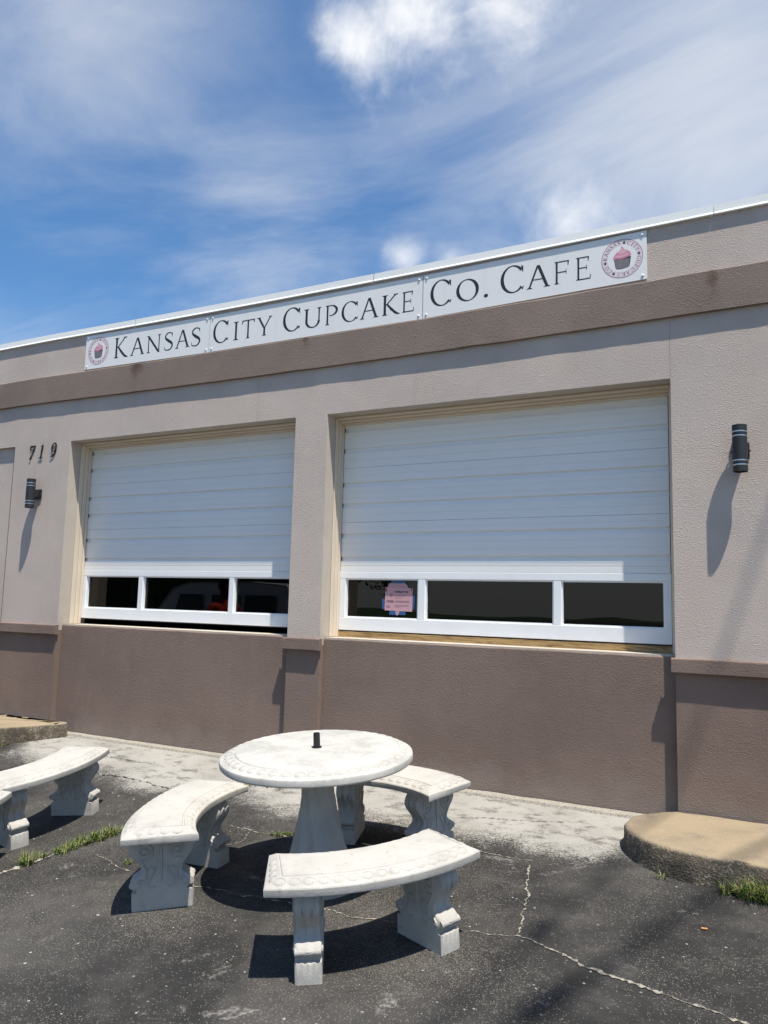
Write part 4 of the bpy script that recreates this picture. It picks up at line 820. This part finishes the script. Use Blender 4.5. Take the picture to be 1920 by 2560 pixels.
MB().box(-9, 9, -.45, .45, -.2, 2.9).build('hedge_core', 'leaf', hd); lf = MB(); rnd = random.Random(21)
for k in range(9000):
    p = Vector((rnd.uniform(-9.1, 9.1), rnd.choice((-1, 1)) * rnd.uniform(.4, .62), rnd.uniform(0, 3.0))) if k % 3 else Vector((rnd.uniform(-9.1, 9.1), rnd.uniform(-.6, .6), rnd.uniform(2.8, 3.15)))
    a = Vector((rnd.gauss(0, 1), rnd.gauss(0, 1), rnd.gauss(0, .6))).normalized(); b = a.orthogonal().normalized(); q = rnd.uniform(.05, .10); lf.add([p - a * q, p + b * q * .4, p + a * q, p - b * q * .4], [(0, 1, 2, 3)])
lf.build('hedge_leaves', 'leaf', hd, fix=False)
hl = MB(); A_, B_, C_ = [], [], []
for k in range(181):
    a = R(180 + 180 * k / 180); rr = 420; top_ = -4.5 + 4.5 * nz(k * .09, 4) + 2.0 * nz(k * .31, 7) + (9 if a < R(232) else 0); A_.append((rr * .8 * math.cos(a), rr * .8 * math.sin(a), -40)); B_.append((rr * math.cos(a), rr * math.sin(a), top_)); C_.append((rr * 1.5 * math.cos(a), rr * 1.5 * math.sin(a), -60))
tag(hl.loft([A_, B_, C_], False).build('hills', 'leaf', smooth=60), 'low dark green hills on the horizon', kind='structure')
# overhead service cables whose blurred shadows cross the lot
K = 3.0; lift = Vector((1.4, -1., 4.6)) * K
def cable(pa, pb, r, lab, poles):
    a, b = Vector(pa + (0,)) + lift, Vector(pb + (0,)) + lift; d = (b - a).normalized(); P = []
    L = 11.
    for k in range(31):
        t = -L + 2 * L * k / 30; p = a.lerp(b, .5) + d * t; P.append((p.x, p.y, p.z + .0016 * t * t - .1))
    o = MB().tube(P, r, 8).build('service_cable', 'cable', smooth=60); tag(o, lab, 'cable'); return P
c1_ = cable((-.37, -1.01), (-.68, -1.9), .026, 'thick black overhead cable bundle shading the end of the rounded pad', 1)
c2_ = cable((-.96, -1.35), (-1.12, -2.43), .016, 'thin black overhead cable shading the asphalt crack', 1)
def shadow_lump(P, x, y, ln, r, lab):  # unseen lumps added on the cables to cast the leaf-like blotches of shade
    q = min(P, key=lambda p: abs(p[1] - (y + lift.y))); i = P.index(q); d = (Vector(P[i]) - Vector(P[i - 1])).normalized(); c = Vector(q) + d * ((y + lift.y) - q[1]) / d.y
    o = MB().tube([c - d * ln * .5, c - d * ln * .42, c, c + d * ln * .42, c + d * ln * .5], [.03, r, r, r, .03], 12).build('shadow_caster', 'cable', smooth=50); tag(o, lab, 'shadow caster')
shadow_lump(c1_, 0, -2.36, .34, .055, 'unseen black lump added on the thick overhead cable to cast a blotch'); shadow_lump(c2_, 0, -1.80, .22, .045, 'unseen black lump added on the thin overhead cable to cast a blotch')
def upole(x, y, h, lab):
    o = tag(empty('utility_pole', (x, y, gz(x, y))), lab, 'pole'); MB().tube([(0, 0, -.3), (0, 0, h)], [.15, .10], 12).build('shaft', 'bark', o, smooth=60); MB().box(-1.1, 1.1, -.06, .06, h - .55, h - .42).build('crossarm', 'bark', o)
    for s in (-.95, -.45, .45, .95): MB().lathe([(.03, h - .42), (.05, h - .38), (.03, h - .34), (.045, h - .30), (.01, h - .27)], 10, (s, 0), True, True).build('insulator', 'cable', o, smooth=50)
upole((c1_[0][0] + c2_[0][0]) / 2 - .0, (c1_[0][1] + c2_[0][1]) / 2, 14.6, 'wooden utility pole standing beyond the roof')
upole((c1_[-1][0] + c2_[-1][0]) / 2, (c1_[-1][1] + c2_[-1][1]) / 2, 14.6, 'wooden utility pole standing behind the parking lot')
